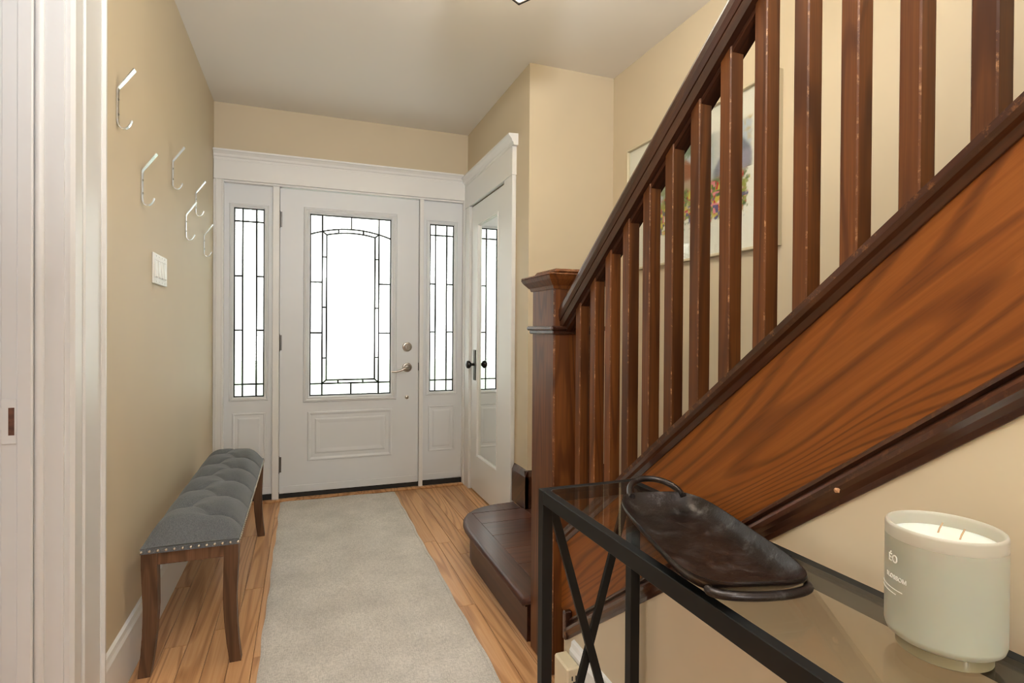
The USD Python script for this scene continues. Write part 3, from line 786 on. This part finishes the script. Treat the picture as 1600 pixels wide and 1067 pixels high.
# smooth the corner of the outline a little more by subdividing it
lev = [(0.010, 0.146), (0.004, 0.149), (0.0, 0.156), (0.0, 0.164), (0.004, 0.172), (0.010, 0.1765), (0.016, 0.178)]
V, F = loft(outline, lev, None)
_t = trimesh.Trimesh(V, F, process=True)
trimesh.repair.fix_normals(_t)
slab = manifold3d.Manifold(manifold3d.Mesh(np.asarray(_t.vertices, np.float32), np.asarray(_t.faces, np.uint32)))
cut = manifold3d.Manifold.cube((2.0, 3.0, 0.1)).translate((1.3445, -1.1735 - 3.0, 0.168))
tb = slab - cut if slab.volume() > 0 else slab
bm = MB()
if tb.is_empty():
    bm.add(V, F)
else:
    bm.man(tb)
obj('tread_border', bm, 'tread_wood', st, smooth=35)
ys_ = [-1.1755, -1.335, -1.50, -1.665, -1.83, -1.99, -2.101]
for a, b in zip(ys_[:-1], ys_[1:]):
    obj('tread_board', MB().box((1.3470, b + 0.0006, 0.165), (1.62 if a > -1.2 and False else 2.145, a - 0.0006, 0.1775), 0.0012) if a < -1.2 else
        MB().box((1.3470, b + 0.0006, 0.165), (1.626, a - 0.0006, 0.1775), 0.0012).box((1.626, b + 0.0006, 0.165), (2.145, -1.204, 0.1775), 0.0012), 'tread_board_wood', st)
ri = [(p[0], p[1]) for p in np.array(offset(outline, 0.034).exterior.coords)[:-1]]
obj('riser', MB().prism(ri, 2, 0.0, 0.150), 'tread_wood', st, smooth=35)
obj('scotia', MB().prism([(p[0], p[1]) for p in np.array(offset(outline, 0.022).exterior.coords)[:-1]], 2, 0.134, 0.149), 'tread_wood', st, smooth=35)
for i in range(11):
    y0 = -2.25 - 0.25 * i
    z0 = 0.178 + 0.19 * i
    obj('riser', MB().box((1.350, y0 - 0.02, z0), (2.15, y0, z0 + 0.165)), 'tread_board_wood', st)
    obj('tread', MB().box((1.350, y0 - 0.262, z0 + 0.163), (2.15, y0 + 0.025, z0 + 0.19), 0.006), 'tread_board_wood', st)

# ------------------------------------------------------------------ things on the left: hooks, switch, bench
hk = [(0.0465, 0.066), (0.004, 0.003), (0.0025, -0.004), (0.0025, -0.092), (0.004, -0.104), (0.011, -0.115), (0.021, -0.117), (0.030, -0.111), (0.038, -0.094)]


def smoothpath(P, n=6):
    from scipy.interpolate import PchipInterpolator
    P = np.array(P, float)
    t = np.r_[0, np.cumsum(np.linalg.norm(np.diff(P, axis=0), axis=1))]
    u = np.unique(np.concatenate([np.linspace(a, b, n) for a, b in zip(t[:-1], t[1:])]))
    return np.stack([np.interp(u, t, P[:, i]) if i == 99 else PchipInterpolator(t, P[:, i])(u) for i in range(P.shape[1])], 1)


HOOKS = [(-1.920, 1.838, 'polished chrome double coat hook nearest the camera, highest on the tan wall'),
         (-1.648, 1.663, 'second chrome coat hook from the camera, low, above the light switch'),
         (-1.170, 1.833, 'third chrome coat hook from the camera, high on the wall above the switch'),
         (-0.880, 1.659, 'fourth chrome coat hook from the camera, in the lower row'),
         (-0.625, 1.822, 'fifth chrome coat hook from the camera, in the upper row'),
         (-0.364, 1.644, 'last chrome coat hook, lower row, next to the front door casing')]
h0 = None
for y, z, lab in HOOKS:
    if h0 is None:
        h0 = thing('coat_hook', lab, 'coat hook', (0, y, z), 'chrome coat hooks on the left wall')
        P = [(0.0465, 0, 0.066), (0.030, 0, 0.0415), (0.0135, 0, 0.017), (0.0045, 0, 0.004), (0.003, 0, -0.004), (0.003, 0, -0.05), (0.003, 0, -0.095)]
        obj('strap', MB().strip(P, [0.025, 0.023, 0.021, 0.018, 0.017, 0.016, 0.015], 0.0028, (0, 1, 0)), 'chrome', h0)
        P = [(0.003, 0, -0.093), (0.0045, 0, -0.105), (0.009, 0, -0.113), (0.0155, 0, -0.117), (0.023, 0, -0.116), (0.030, 0, -0.110), (0.035, 0, -0.101), (0.039, 0, -0.090)]
        obj('lower_hook', MB().strip(P, [0.015, 0.014, 0.014, 0.013, 0.013, 0.013, 0.013, 0.012], 0.0028, (0, 1, 0)), 'chrome', h0)
        for dz in (-0.03, -0.075):
            obj('screw', MB().lathe([(0, 0.0044), (0.0035, 0.0044), (0.0045, 0.0056), (0.0025, 0.0068), (0, 0.0072)], (0, 0, dz), 'x', 14), 'nail_steel', h0, smooth=40)
    else:
        dup(h0, (0, y, z), lab)

sw = thing('light_switch', 'white multi-gang rocker light switch plate on the tan wall below the hooks', 'light switch', (0.0, -1.40, 1.345))
obj('plate', MB().box((0.0005, -0.108, -0.058), (0.007, 0.108, 0.058), 0.0025), 'switch_plastic', sw)
for i in range(4):
    yc = -0.069 + 0.046 * i
    fr = obj('rocker_frame', MB().ring(lambda u, v, h: (0.007 + h, u, v), yc - 0.018, yc + 0.018, -0.035, 0.035, [(0, 0), (0.001, 0.0012), (0.003, 0.0012), (0.0035, -0.001)]), 'switch_plastic', sw)
    V = np.array([(0.006, yc - 0.0145, -0.0315), (0.006, yc + 0.0145, -0.0315), (0.006, yc + 0.0145, 0.0315), (0.006, yc - 0.0145, 0.0315),
                  (0.0115, yc - 0.0145, -0.0315), (0.0115, yc + 0.0145, -0.0315), (0.0075, yc + 0.0145, 0.0315), (0.0075, yc - 0.0145, 0.0315), (0.0088, yc - 0.0145, 0.0), (0.0088, yc + 0.0145, 0.0)])
    F = [(4, 5, 9), (4, 9, 8), (8, 9, 6), (8, 6, 7), (0, 4, 8), (0, 8, 3), (8, 7, 3), (1, 2, 9), (1, 9, 5), (2, 6, 9), (0, 1, 5), (0, 5, 4), (2, 3, 7), (2, 7, 6)]
    obj('rocker', MB().add(V, F), 'switch_plastic', sw)
    for s in (-1, 1):
        obj('screw', MB().lathe([(0, 0.007), (0.003, 0.007), (0.0025, 0.0082), (0, 0.0084)], (0, yc, s * 0.048), 'x', 10), 'switch_plastic', sw)

# bench
BX0, BX1, BY0, BY1, BZ = 0.046, 0.330, -1.852, -0.600, 0.404
bn = thing('bench', 'grey button-tufted linen bench with nailhead trim against the left wall', 'bench')


def leg(xc, yc, kick):
    zs = [0.404, 0.36, 0.30, 0.22, 0.14, 0.07, 0.03, 0.0]
    dx = [0, 0, -0.002, -0.004, -0.001, 0.005, 0.010, 0.014]
    w = [0.044, 0.044, 0.043, 0.041, 0.039, 0.037, 0.036, 0.035]
    V = []
    for z, d, a in zip(zs, dx, w):
        for sx, sy in ((-1, -1), (1, -1), (1, 1), (-1, 1)):
            V.append((xc + kick * d + sx * a / 2, yc + sy * a / 2, z))
    V = np.array(V)
    m = MB()
    for i in range(len(zs) - 1):
        for j in range(4):
            a, b = i * 4 + j, i * 4 + (j + 1) % 4
            m.add(V[[a, b, b + 4, a + 4]], [(0, 1, 2), (0, 2, 3)])
    m.add(V[:4], [(0, 1, 2), (0, 2, 3)]); m.add(V[-4:], [(0, 2, 1), (0, 3, 2)])
    return m


for yc in (BY0 + 0.024, BY1 - 0.024):
    for xc, k in ((BX0 + 0.024, -1), (BX1 - 0.024, 1)):
        obj('leg', leg(xc, yc, k), 'bench_wood', bn)
for yc in (BY0 + 0.020, BY1 - 0.020):
    obj('apron', MB().box((BX0 + 0.044, yc - 0.009, 0.356), (BX1 - 0.044, yc + 0.009, BZ), 0.002), 'bench_wood', bn)
for xc in (BX0 + 0.020, BX1 - 0.020):
    obj('apron', MB().box((xc - 0.009, BY0 + 0.044, 0.356), (xc + 0.009, BY1 - 0.044, BZ), 0.002), 'bench_wood', bn)
NU, NV = 260, 76
u = np.linspace(-1, 1, NU); v = np.linspace(-1, 1, NV)
U, W = np.meshgrid(u, v, indexing='ij')
ux = np.sign(U) * (1 - (1 - np.abs(U)) ** 1.15)   # denser towards the edges
wx = np.sign(W) * (1 - (1 - np.abs(W)) ** 1.3)
YY = (BY0 + BY1) / 2 + ux * (BY1 - BY0) / 2
XX = (BX0 + BX1) / 2 + wx * (BX1 - BX0) / 2
dE = np.minimum.reduce([XX - BX0, BX1 - XX, YY - BY0, BY1 - YY])
ex = np.clip(np.minimum(XX - BX0, BX1 - XX) / 0.085, 0, 1); ey = np.clip(np.minimum(YY - BY0, BY1 - YY) / 0.080, 0, 1)
prof = lambda t: 1 - (1 - np.clip(t, 0, 1)) ** 2.2
Z = 0.012 + 0.080 * prof(ex) * prof(ey)
sp_ = 0.2225
TR = [(0.249, BY0 + 0.116 + sp_ * k) for k in range(6)]
TL = [(0.122, BY0 + 0.116 + sp_ * (k + 0.5)) for k in range(5)]
tufts = TR + TL


def segd(a, b):
    a, b = np.array(a), np.array(b)
    d = b - a; L = d @ d
    t = np.clip(((XX - a[0]) * d[0] + (YY - a[1]) * d[1]) / L, 0, 1)
    return np.hypot(XX - a[0] - t * d[0], YY - a[1] - t * d[1])


dep = np.zeros_like(Z)
for tx, ty in tufts:
    d = np.hypot(XX - tx, (YY - ty))
    dep += 0.036 * np.exp(-(d / 0.019) ** 2) + 0.030 * np.exp(-(d / 0.052) ** 2)
cre = np.zeros_like(Z)
segs = []
for k in range(5):
    segs += [(TR[k], TL[k]), (TL[k], TR[k + 1])]
for tx, ty in TR:
    segs.append(((tx, ty), (BX1 + 0.01, ty)))
for tx, ty in TL:
    segs.append(((tx, ty), (BX0 - 0.01, ty)))
for a, b in segs:
    cre = np.maximum(cre, np.exp(-(segd(a, b) / 0.009) ** 1.6))
Z = Z - dep - 0.013 * cre * np.clip(Z / 0.06, 0, 1)
Z = np.maximum(Z, 0.004) + BZ
V = np.stack([XX, YY, Z], -1).reshape(-1, 3)
F = []
for i in range(NU - 1):
    for j in range(NV - 1):
        a = i * NV + j
        F += [(a, a + 1, a + NV + 1), (a, a + NV + 1, a + NV)]
bd = [i * NV for i in range(NU)] + [(NU - 1) * NV + j for j in range(1, NV)] + [i * NV + NV - 1 for i in range(NU - 2, -1, -1)] + [j for j in range(NV - 2, 0, -1)]
n0 = len(V)
V = np.vstack([V, V[bd] * [1, 1, 0] + [0, 0, BZ - 0.006]])
for k in range(len(bd)):
    a, b = bd[k], bd[(k + 1) % len(bd)]
    c, d = n0 + k, n0 + (k + 1) % len(bd)
    F += [(a, c, d), (a, d, b)]
seat = obj('seat', trimesh.Trimesh(V, np.array(F), process=False), 'seat_linen', bn, smooth=True)
nl = MB()
dome_p = [(0, 0.0042), (0.0022, 0.0038), (0.0042, 0.0022), (0.005, 0.0)]
zn = BZ + 0.002
for xx in np.linspace(BX0 + 0.003, BX1 - 0.003, 13):
    for yv, sg in ((BY0, -1), (BY1, 1)):
        nl.lathe([(r_, h_ * sg) for r_, h_ in dome_p], (xx, yv, zn), 'y', 10)
for yv in np.linspace(BY0 + 0.02, BY1 - 0.02, 56):
    for xv, sg in ((BX0, -1), (BX1, 1)):
        nl.lathe([(r_, h_ * sg) for r_, h_ in dome_p], (xv, yv, zn), 'x', 10)
obj('nailhead_trim', nl, 'nail_steel', seat, smooth=60, kind='stuff', label='row of small silver nail heads')

# runner
ry = np.linspace(-2.62, -0.058, 90); rx = np.linspace(0.3945, 1.1225, 40)
YYr, XXr = np.meshgrid(ry, rx, indexing='ij')
edge = np.minimum(XXr - 0.3945, 1.1225 - XXr)
wob = 0.0018 * np.sin(YYr * 9.0 + 1.0) * ((XXr < 0.45) | (XXr > 1.06)) + 0.002 * np.sin(YYr * 23)
topw = 0.006 * np.sin(XXr * 17.0) * np.clip((YYr + 0.3) / 0.25, 0, 1)
Zr = 0.0065 + 0.0018 * meshkit.fbm(np.stack([XXr * 4, YYr * 4, 0 * XXr], -1), 3, 4) - 0.004 * np.clip(1 - edge / 0.006, 0, 1)
V = np.stack([XXr + wob, YYr + topw, Zr], -1).reshape(-1, 3)
n = len(rx); F = []
for i in range(len(ry) - 1):
    for j in range(n - 1):
        a = i * n + j
        F += [(a, a + 1, a + n + 1), (a, a + n + 1, a + n)]
bd = [j for j in range(n)] + [i * n + n - 1 for i in range(1, len(ry))] + [(len(ry) - 1) * n + j for j in range(n - 2, -1, -1)] + [i * n for i in range(len(ry) - 2, 0, -1)]
n0 = len(V)
V = np.vstack([V, V[bd] * [1, 1, 0] + [0, 0, 0.0006]])
for k in range(len(bd)):
    a, b = bd[k], bd[(k + 1) % len(bd)]
    c, d = n0 + k, n0 + (k + 1) % len(bd)
    F += [(a, c, d), (a, d, b)]
rug = thing('runner_rug', 'plain greige woven runner rug on the oak floor up to the front door', 'rug')
obj('weave', trimesh.Trimesh(V, np.array(F), process=False), 'rug_weave', rug, smooth=45)
hem = MB()
for xe in (0.4065, 1.1105):
    pts = [(xe + 0.0018 * math.sin(y * 9 + 1) + 0.002 * math.sin(y * 23), y, 0.0078) for y in np.linspace(-2.61, -0.075, 70)]
    hem.strip(pts, 0.0045, 0.002, (1, 0, 0))
obj('hem_stitching', hem, 'rug_weave', rug)

# ------------------------------------------------------------------ console table
TX0, TX1, TY0, TY1, TZ = 1.029, 1.284, -3.83, -2.757, 0.762
ct = thing('console_table', 'black metal console table with glass top and crossed end braces under the stair', 'console table')
lw = 0.025
for xx in (TX0, TX1 - lw):
    for yv in (TY0, TY1 - lw):
        obj('leg', MB().box((xx, yv, 0), (xx + lw, yv + lw, TZ), 0.0012), 'black_metal', ct)
for xx in (TX0, TX1 - lw):
    obj('top_rail', MB().box((xx, TY0 + lw, TZ - 0.030), (xx + 0.018, TY1 - lw, TZ), 0.0012).box((xx + (0.018 if xx == TX0 else -0.008), TY0 + lw, TZ - 0.030), (xx + (0.026 if xx == TX0 else 0.0), TY1 - lw, TZ - 0.0068)), 'black_metal', ct)
    obj('bottom_rail', MB().box((xx + 0.002, TY0 + lw, 0.0), (xx + 0.023, TY1 - lw, 0.022), 0.0012), 'black_metal', ct)
for yv in (TY0, TY1 - lw):
    obj('top_rail', MB().box((TX0 + lw, yv + (0.0 if yv == TY0 else 0.007), TZ - 0.030), (TX1 - lw, yv + (0.018 if yv == TY0 else lw), TZ), 0.0012), 'black_metal', ct)
    obj('bottom_rail', MB().box((TX0 + lw, yv + 0.002, 0.0), (TX1 - lw, yv + 0.023, 0.022), 0.0012), 'black_metal', ct)
    for k, dy in ((1, -0.0055), (-1, 0.0055)):
        p, q = (TX0 + 0.020, TX1 - 0.020) if k == 1 else (TX1 - 0.020, TX0 + 0.020)
        obj('brace', MB().bar((p, yv + 0.0125 + dy, 0.745), (q, yv + 0.0125 + dy, 0.012), 0.010, 0.019, 0.001, up=(0.94, 0, 0.3)), 'black_metal', ct)
obj('glass_top', MB().box((TX0 + 0.0185, TY0 + 0.0185, TZ - 0.0064), (TX1 - 0.0185, TY1 - 0.0185, TZ - 0.0004), 0.0006), 'clear_glass', ct, label='clear glass shelf')
GZ = TZ

# serving tray: an oval cast-iron dish with a loop handle at each end
tr = thing('serving_tray', 'dark cast iron oval serving tray with loop handles on the glass console top', 'tray')
ax = np.array([math.sin(0.264), math.cos(0.264)]); ax = ax / np.linalg.norm(ax); pe = np.array([ax[1], -ax[0]])
TC = np.array([1.1339, -3.1702])
LA, LB = 0.1985, 0.0890
th = np.linspace(0, 2 * math.pi, 96, endpoint=False)


def tray_pt(s, t, z):
    c, d = math.cos(t), math.sin(t)
    e = 2 / 4.3
    a = np.sign(c) * abs(c) ** e * LA * s
    b = np.sign(d) * abs(d) ** e * LB * s
    q = TC + ax * a + pe * b
    lift = 0.004 * (abs(c) ** 3)
    return (q[0], q[1], z + lift * s ** 4)


RZ = 0.7955
lv_ = [(0.02, GZ + 0.006), (0.5, GZ + 0.006), (0.70, GZ + 0.0075), (0.82, GZ + 0.012), (0.90, GZ + 0.020), (0.955, RZ - 0.005), (0.985, RZ), (1.0, RZ + 0.0005), (1.004, RZ - 0.003), (0.985, RZ - 0.008), (0.93, GZ + 0.018), (0.84, GZ + 0.008), (0.76, GZ + 0.003), (0.73, GZ + 0.0005), (0.70, GZ + 0.0005), (0.68, GZ + 0.002), (0.02, GZ + 0.002)]
V = [tray_pt(s, t, z) for s, z in lv_ for t in th]
n = len(th); F = []
for i in range(len(lv_) - 1):
    for j in range(n):
        a, b = i * n + j, i * n + (j + 1) % n
        F += [(a, b, b + n), (a, b + n, a + n)]
V += [tray_pt(0, 0, GZ + 0.006), tray_pt(0, 0, GZ + 0.002)]
for j in range(n):
    F += [(len(V) - 2, (j + 1) % n, j), (len(V) - 1, (len(lv_) - 1) * n + j, (len(lv_) - 1) * n + (j + 1) % n)]
obj('dish', smooth_mesh(V, F), 'cast_iron', tr, smooth=55)
for sg, up, ext, hw in ((1, 0.018, 0.056, 0.052), (-1, -0.003, 0.017, 0.068)):
    pts = []
    for t in np.linspace(-0.12, math.pi + 0.12, 25):
        a = LA * (0.955 if sg > 0 else 0.93) + ext * math.sin(t) ** (1.0 if sg > 0 else 1.0)
        b = hw * math.cos(t)
        q = TC + sg * ax * a + pe * b
        pts.append((q[0], q[1], RZ - 0.004 + up * max(0, math.sin(t)) + (0.004 if sg > 0 else -0.006)))
    obj('handle', MB().tube(pts, 0.0062, 10), 'cast_iron', tr, smooth=60)

# candle
CXY = (1.2043, -3.498)
cd = thing('candle', 'pale sage frosted glass candle jar with two wicks on the console', 'candle', (CXY[0], CXY[1], GZ))
ZT, ZL, CR = 0.9028 - GZ, 0.7785 - GZ, 0.0555
WZ = ZT - 0.0160
foot = [(0.0, 0.0), (0.0425, 0.0), (0.0444, 0.0015), (0.0444, 0.0135), (0.0435, 0.0150), (0.0, 0.0150)]
jar = [(0.0, 0.0150), (0.046, 0.0150), (0.050, 0.0155), (0.0538, 0.0185), (CR, 0.0245), (CR, WZ + 0.001), (0.0508, WZ + 0.001), (0.0508, 0.02), (0, 0.02)]
rim = [(CR, WZ + 0.001), (CR, ZT - 0.003), (0.0545, ZT - 0.0005), (0.0530, ZT), (0.0515, ZT - 0.001), (0.0508, ZT - 0.004), (0.0508, WZ + 0.001), (CR, WZ + 0.001)]
obj('jar', MB().lathe(jar, n=72), 'jar_glass', cd, smooth=50)
obj('jar_rim', MB().lathe(rim, n=72), 'rim_glass', cd, smooth=50, label='translucent upper rim')
obj('jar_foot', MB().lathe(foot, n=72), 'foot_glass', cd, smooth=50, label='darker recessed foot')
obj('wax', MB().lathe([(0.0, WZ), (0.046, WZ), (0.0506, WZ + 0.0012), (0.0506, WZ - 0.02), (0, WZ - 0.02)], n=64), 'wax', cd, smooth=40)
for wx_, wy_ in ((0.016, 0.017), (0.016, -0.006)):
    obj('wick', MB().tube([(wx_, wy_, WZ - 0.002), (wx_ + 0.002, wy_ - 0.001, WZ + 0.005), (wx_ + 0.006, wy_ - 0.002, WZ + 0.0115)], 0.0009, 8), 'wick', cd, smooth=60)


def bent(text, height, right_deg, z):
    """Lettering wrapped on the jar, its right end at the given angle."""
    m = meshkit.text_mesh(text, height, 0.0005, bold=True)
    v = np.array(m.vertices)
    w = v[:, 0].max()
    a = np.radians(right_deg) + (v[:, 0] - w) / CR
    r_ = CR + 0.0001 + v[:, 2]
    return trimesh.Trimesh(np.stack([r_ * np.cos(a), r_ * np.sin(a), v[:, 1] + z - GZ], 1), m.faces, process=False)


lt = MB()
lt.tm(bent('ÉO', 0.0082, 164, 0.8605)).tm(bent('BLOSSOM', 0.0046, 176, 0.8418))
for r0, r1, z in ((128, 171, 0.8305), (128, 162, 0.8255)):
    pts = [((CR + 0.0003) * math.cos(math.radians(t)), (CR + 0.0003) * math.sin(math.radians(t)), z - GZ) for t in np.linspace(r0, r1, 14)]
    lt.strip(pts, 0.0009, 0.0004, (0, 0, 1))
obj('lettering', lt, 'white_print', cd, label='small white lettering')

# ------------------------------------------------------------------ framed watercolour
fp = thing('framed_picture', 'framed watercolour of a garden and house behind the balusters on the stair wall', 'picture')
PY0, PY1, PZ0, PZ1 = -2.362, -1.358, 1.436, 2.078
obj('frame', MB().ring(side(XS), PY0, PY1, PZ0, PZ1, [(0, 0.0), (0, 0.024), (0.003, 0.026), (0.010, 0.026), (0.012, 0.022), (0.012, 0.008)]), 'pale_frame', fp)
obj('mat_board', MB().box((XS - 0.010, PY0 + 0.010, PZ0 + 0.010), (XS - 0.002, PY1 - 0.010, PZ1 - 0.010)), 'mat_board', fp)
ay0, ay1, az0, az1 = -2.245, -1.475, 1.545, 1.985
nx, nz = 300, 190
gy, gz = np.meshgrid(np.linspace(ay1, ay0, nx), np.linspace(az0, az1, nz), indexing='xy')
s_ = (ay1 - gy) / (ay1 - ay0); t_ = (gz - az0) / (az1 - az0)     # 0..1 across (left to right as seen) and up
nz1 = meshkit.fbm(np.stack([s_ * 14, t_ * 9, 0 * s_], -1), 4, 1); nz2 = meshkit.fbm(np.stack([s_ * 40, t_ * 26, 0 * s_], -1), 3, 7)
nz3 = meshkit.noise(np.stack([s_ * 48, t_ * 30, 0 * s_], -1), 3); nz4 = meshkit.noise(np.stack([s_ * 30, t_ * 20, 0 * s_ + 3], -1), 9)
C = np.zeros(s_.shape + (3,)); C[:] = (0.62, 0.66, 0.72)
mixc = lambda m, c: C.__setitem__(slice(None), C * (1 - np.clip(m, 0, 1)[..., None]) + np.array(c) * np.clip(m, 0, 1)[..., None])
mixc((nz1 - 0.45) * 3, (0.75, 0.74, 0.74))
sm = lambda x_, e=0.01: 1 / (1 + np.exp(-x_ / e))
mixc(sm(nz1 - 0.39, 0.04) * sm(0.42 - s_, 0.05) * sm(t_ - 0.45, 0.05), (0.30, 0.36, 0.17))
mixc(sm(nz1 - 0.5, 0.03) * sm(s_ - 0.42, 0.03) * sm(0.66 - s_, 0.03) * sm(t_ - 0.55, 0.05), (0.24, 0.32, 0.24))
mixc(sm(nz1 - 0.55, 0.03) * sm(s_ - 0.8, 0.03) * sm(t_ - 0.74, 0.05), (0.62, 0.48, 0.20))
roof = np.abs(s_ - 0.46) * 1.3
mixc(sm(0.80 - roof - t_) * sm(t_ - 0.56) * sm(0.17 - np.abs(s_ - 0.46)), (0.42, 0.20, 0.11))
mixc(sm(0.58 - t_) * sm(t_ - 0.40) * sm(0.15 - np.abs(s_ - 0.46)), (0.55, 0.44, 0.36))
roof = np.abs(s_ - 0.86) * 1.9
mixc(sm(0.88 - roof - t_) * sm(t_ - 0.48) * sm(0.16 - np.abs(s_ - 0.86)), (0.30, 0.31, 0.36))
mixc(sm(0.66 - t_) * sm(t_ - 0.44) * sm(0.12 - np.abs(s_ - 0.86)), (0.44, 0.42, 0.50))
mixc(sm(np.minimum(0.004 - np.abs(s_ - 0.60 - 0.05 * t_ + 0.02 * nz1), t_ - 0.5), 0.004), (0.16, 0.14, 0.14))
g_ = sm(0.47 + 0.10 * (nz1 - 0.5) - t_, 0.015)
mixc(g_, (0.42, 0.44, 0.14))
mixc(g_ * sm(nz1 - 0.53, 0.02), (0.14, 0.22, 0.09))
mixc(g_ * sm(nz4 - 0.66, 0.03), (0.70, 0.60, 0.16))
mixc(g_ * sm(nz3 - 0.72, 0.02) * sm(t_ - 0.16, 0.03) * sm(nz4 - 0.35, 0.05), (0.62, 0.07, 0.07))
mixc(g_ * sm(meshkit.noise(np.stack([s_ * 44, t_ * 28, 0 * s_ + 7], -1), 5) - 0.77, 0.02), (0.80, 0.36, 0.42))
mixc(g_ * sm(meshkit.noise(np.stack([s_ * 46, t_ * 30, 0 * s_ + 2], -1), 8) - 0.75, 0.02) * sm(0.30 - t_, 0.04), (0.85, 0.83, 0.78))
mixc(g_ * sm(meshkit.noise(np.stack([s_ * 40, t_ * 26, 0 * s_ + 5], -1), 2) - 0.74, 0.02) * sm(0.34 - t_, 0.04), (0.16, 0.14, 0.34))
vig = sm(np.minimum(np.minimum(s_, 1 - s_) * 1.7, np.minimum(t_, 0.98 - t_)) - 0.03 - 0.13 * nz2 * (t_ < 0.5) - 0.02 * nz2, 0.008)
C = C ** 1.5 * vig[..., None] + np.array((0.80, 0.77, 0.70)) * (1 - vig[..., None])
V = np.stack([np.full(s_.shape, XS - 0.0115), gy, gz], -1).reshape(-1, 3)
F = []
for i in range(nz - 1):
    for j in range(nx - 1):
        a = i * nx + j
        F += [(a, a + 1, a + nx + 1), (a, a + nx + 1, a + nx)]
pm = usdkit.mesh(stage, str(fp.GetPath()) + '/painting', trimesh.Trimesh(V, np.array(F), process=False), M['watercolour'])
UsdGeom.PrimvarsAPI(pm).CreatePrimvar('paint', Sdf.ValueTypeNames.Color3fArray, 'vertex').Set(Vt.Vec3fArray.FromNumpy(C.reshape(-1, 3).astype(np.float32)))
obj('glazing', MB().box((XS - 0.016, PY0 + 0.011, PZ0 + 0.011), (XS - 0.014, PY1 - 0.011, PZ1 - 0.011)), 'picture_glass', fp)

# ------------------------------------------------------------------ outlet box on the baseboard
ob = thing('outlet_box', 'ivory surface-mounted outlet box on the white baseboard behind the console', 'outlet')
obj('box', MB().box((1.246, -2.475, 0.045), (1.289, -2.385, 0.142), 0.005), 'ivory_plastic', ob)
for dz in (0.068, 0.112):
    s_o = MB()
    for dx_ in (-0.006, 0.006):
        s_o.box((1.268 + dx_ - 0.0016, -2.4765, dz - 0.006), (1.268 + dx_ + 0.0016, -2.4735, dz + 0.006))
    s_o.lathe([(0, -0.0015), (0.003, -0.0015), (0.003, 0.001)], (1.268, -2.475, dz - 0.013), 'y', 10)
    obj('socket', s_o, 'dark_slot', ob, label='dark socket slots')

# ------------------------------------------------------------------ hanging lantern, only its lower corner in the picture
a1, a2 = math.radians(211), math.radians(301)
e1 = np.array([math.cos(a1), math.sin(a1)]); e2 = np.array([math.cos(a2), math.sin(a2)])
S = 0.27
LC = np.array([1.222, -2.113])
corners = [LC, LC + e1 * S, LC + e1 * S + e2 * S, LC + e2 * S]
ctr = LC + (e1 + e2) * S / 2
ln = thing('hanging_lantern', 'square cream glass ceiling lantern with dark metal edges, lit', 'ceiling light')
ZB0, ZB1_ = 2.250, 2.44
fm = MB()
for i in range(4):
    p, q = corners[i], corners[(i + 1) % 4]
    for z in (ZB0, ZB1_):
        fm.bar((p[0], p[1], z), (q[0], q[1], z), 0.008, 0.008, 0.001)
    fm.bar((p[0], p[1], ZB0 - 0.004), (p[0], p[1], ZB1_ + 0.004), 0.008, 0.008, 0.001, up=(1, 0, 0))
obj('frame', fm, 'dark_bronze', ln)
ob_ = lambda z: MB().prism([tuple(c) for c in corners], 2, z, z + 0.004)
obj('shade_pane', ob_(ZB0 + 0.001), 'lamp_glass', ln)
for i in range(4):
    p, q = corners[i], corners[(i + 1) % 4]
    obj('shade_pane', MB().bar((p[0], p[1], (ZB0 + ZB1_) / 2), (q[0], q[1], (ZB0 + ZB1_) / 2), 0.003, ZB1_ - ZB0 - 0.008), 'lamp_glass', ln)
obj('canopy', MB().lathe([(0, H - 0.03), (0.05, H - 0.03), (0.062, H - 0.02), (0.065, H), (0, H)], (ctr[0], ctr[1], 0), n=28), 'dark_bronze', ln, smooth=40)
obj('stem', MB().tube([(ctr[0], ctr[1], ZB1_ - 0.01), (ctr[0], ctr[1], H - 0.02)], 0.008, 12), 'dark_bronze', ln, smooth=60)
cb = MB()
for i in range(2):
    p, q = corners[i], corners[i + 2]
    cb.bar((p[0], p[1], ZB1_), (q[0], q[1], ZB1_), 0.008, 0.008)
obj('cross_bar', cb, 'dark_bronze', ln)

# ------------------------------------------------------------------ outside the front door
struct('porch_floor', MB().box((-1.5, 0.12, -0.25), (3.5, 1.9, -0.06)), 'porch_concrete')
struct('porch_roof', MB().box((-1.5, 0.12, 2.75), (3.5, 1.9, 2.9)), 'porch_white')
struct('ground', MB().box((-20, 1.9, -0.75), (20, 30, -0.65)), 'lawn')
SH = [(0.05, 3.1, 0.62, 'low round green shrub beyond the porch, seen through the left sidelight'), (2.35, 3.0, 0.66, 'low round green shrub beyond the porch, seen through the right sidelight')]
for sx, sy, sr, lab in SH:
    ic = trimesh.creation.icosphere(4, 1.0)
    v = np.array(ic.vertices)
    k = 1 + 0.35 * (meshkit.fbm(v * 3.2 + sx, 4, 3) - 0.5) + 0.12 * (meshkit.noise(v * 14 + sx, 5) - 0.5)
    v = v * k[:, None] * [sr * 1.2, sr * 0.9, sr] + [sx, sy, -0.65 + sr * 0.75]
    sh = thing('shrub', lab, 'shrub')
    obj('foliage', trimesh.Trimesh(v, ic.faces, process=False), 'shrub_green', sh)
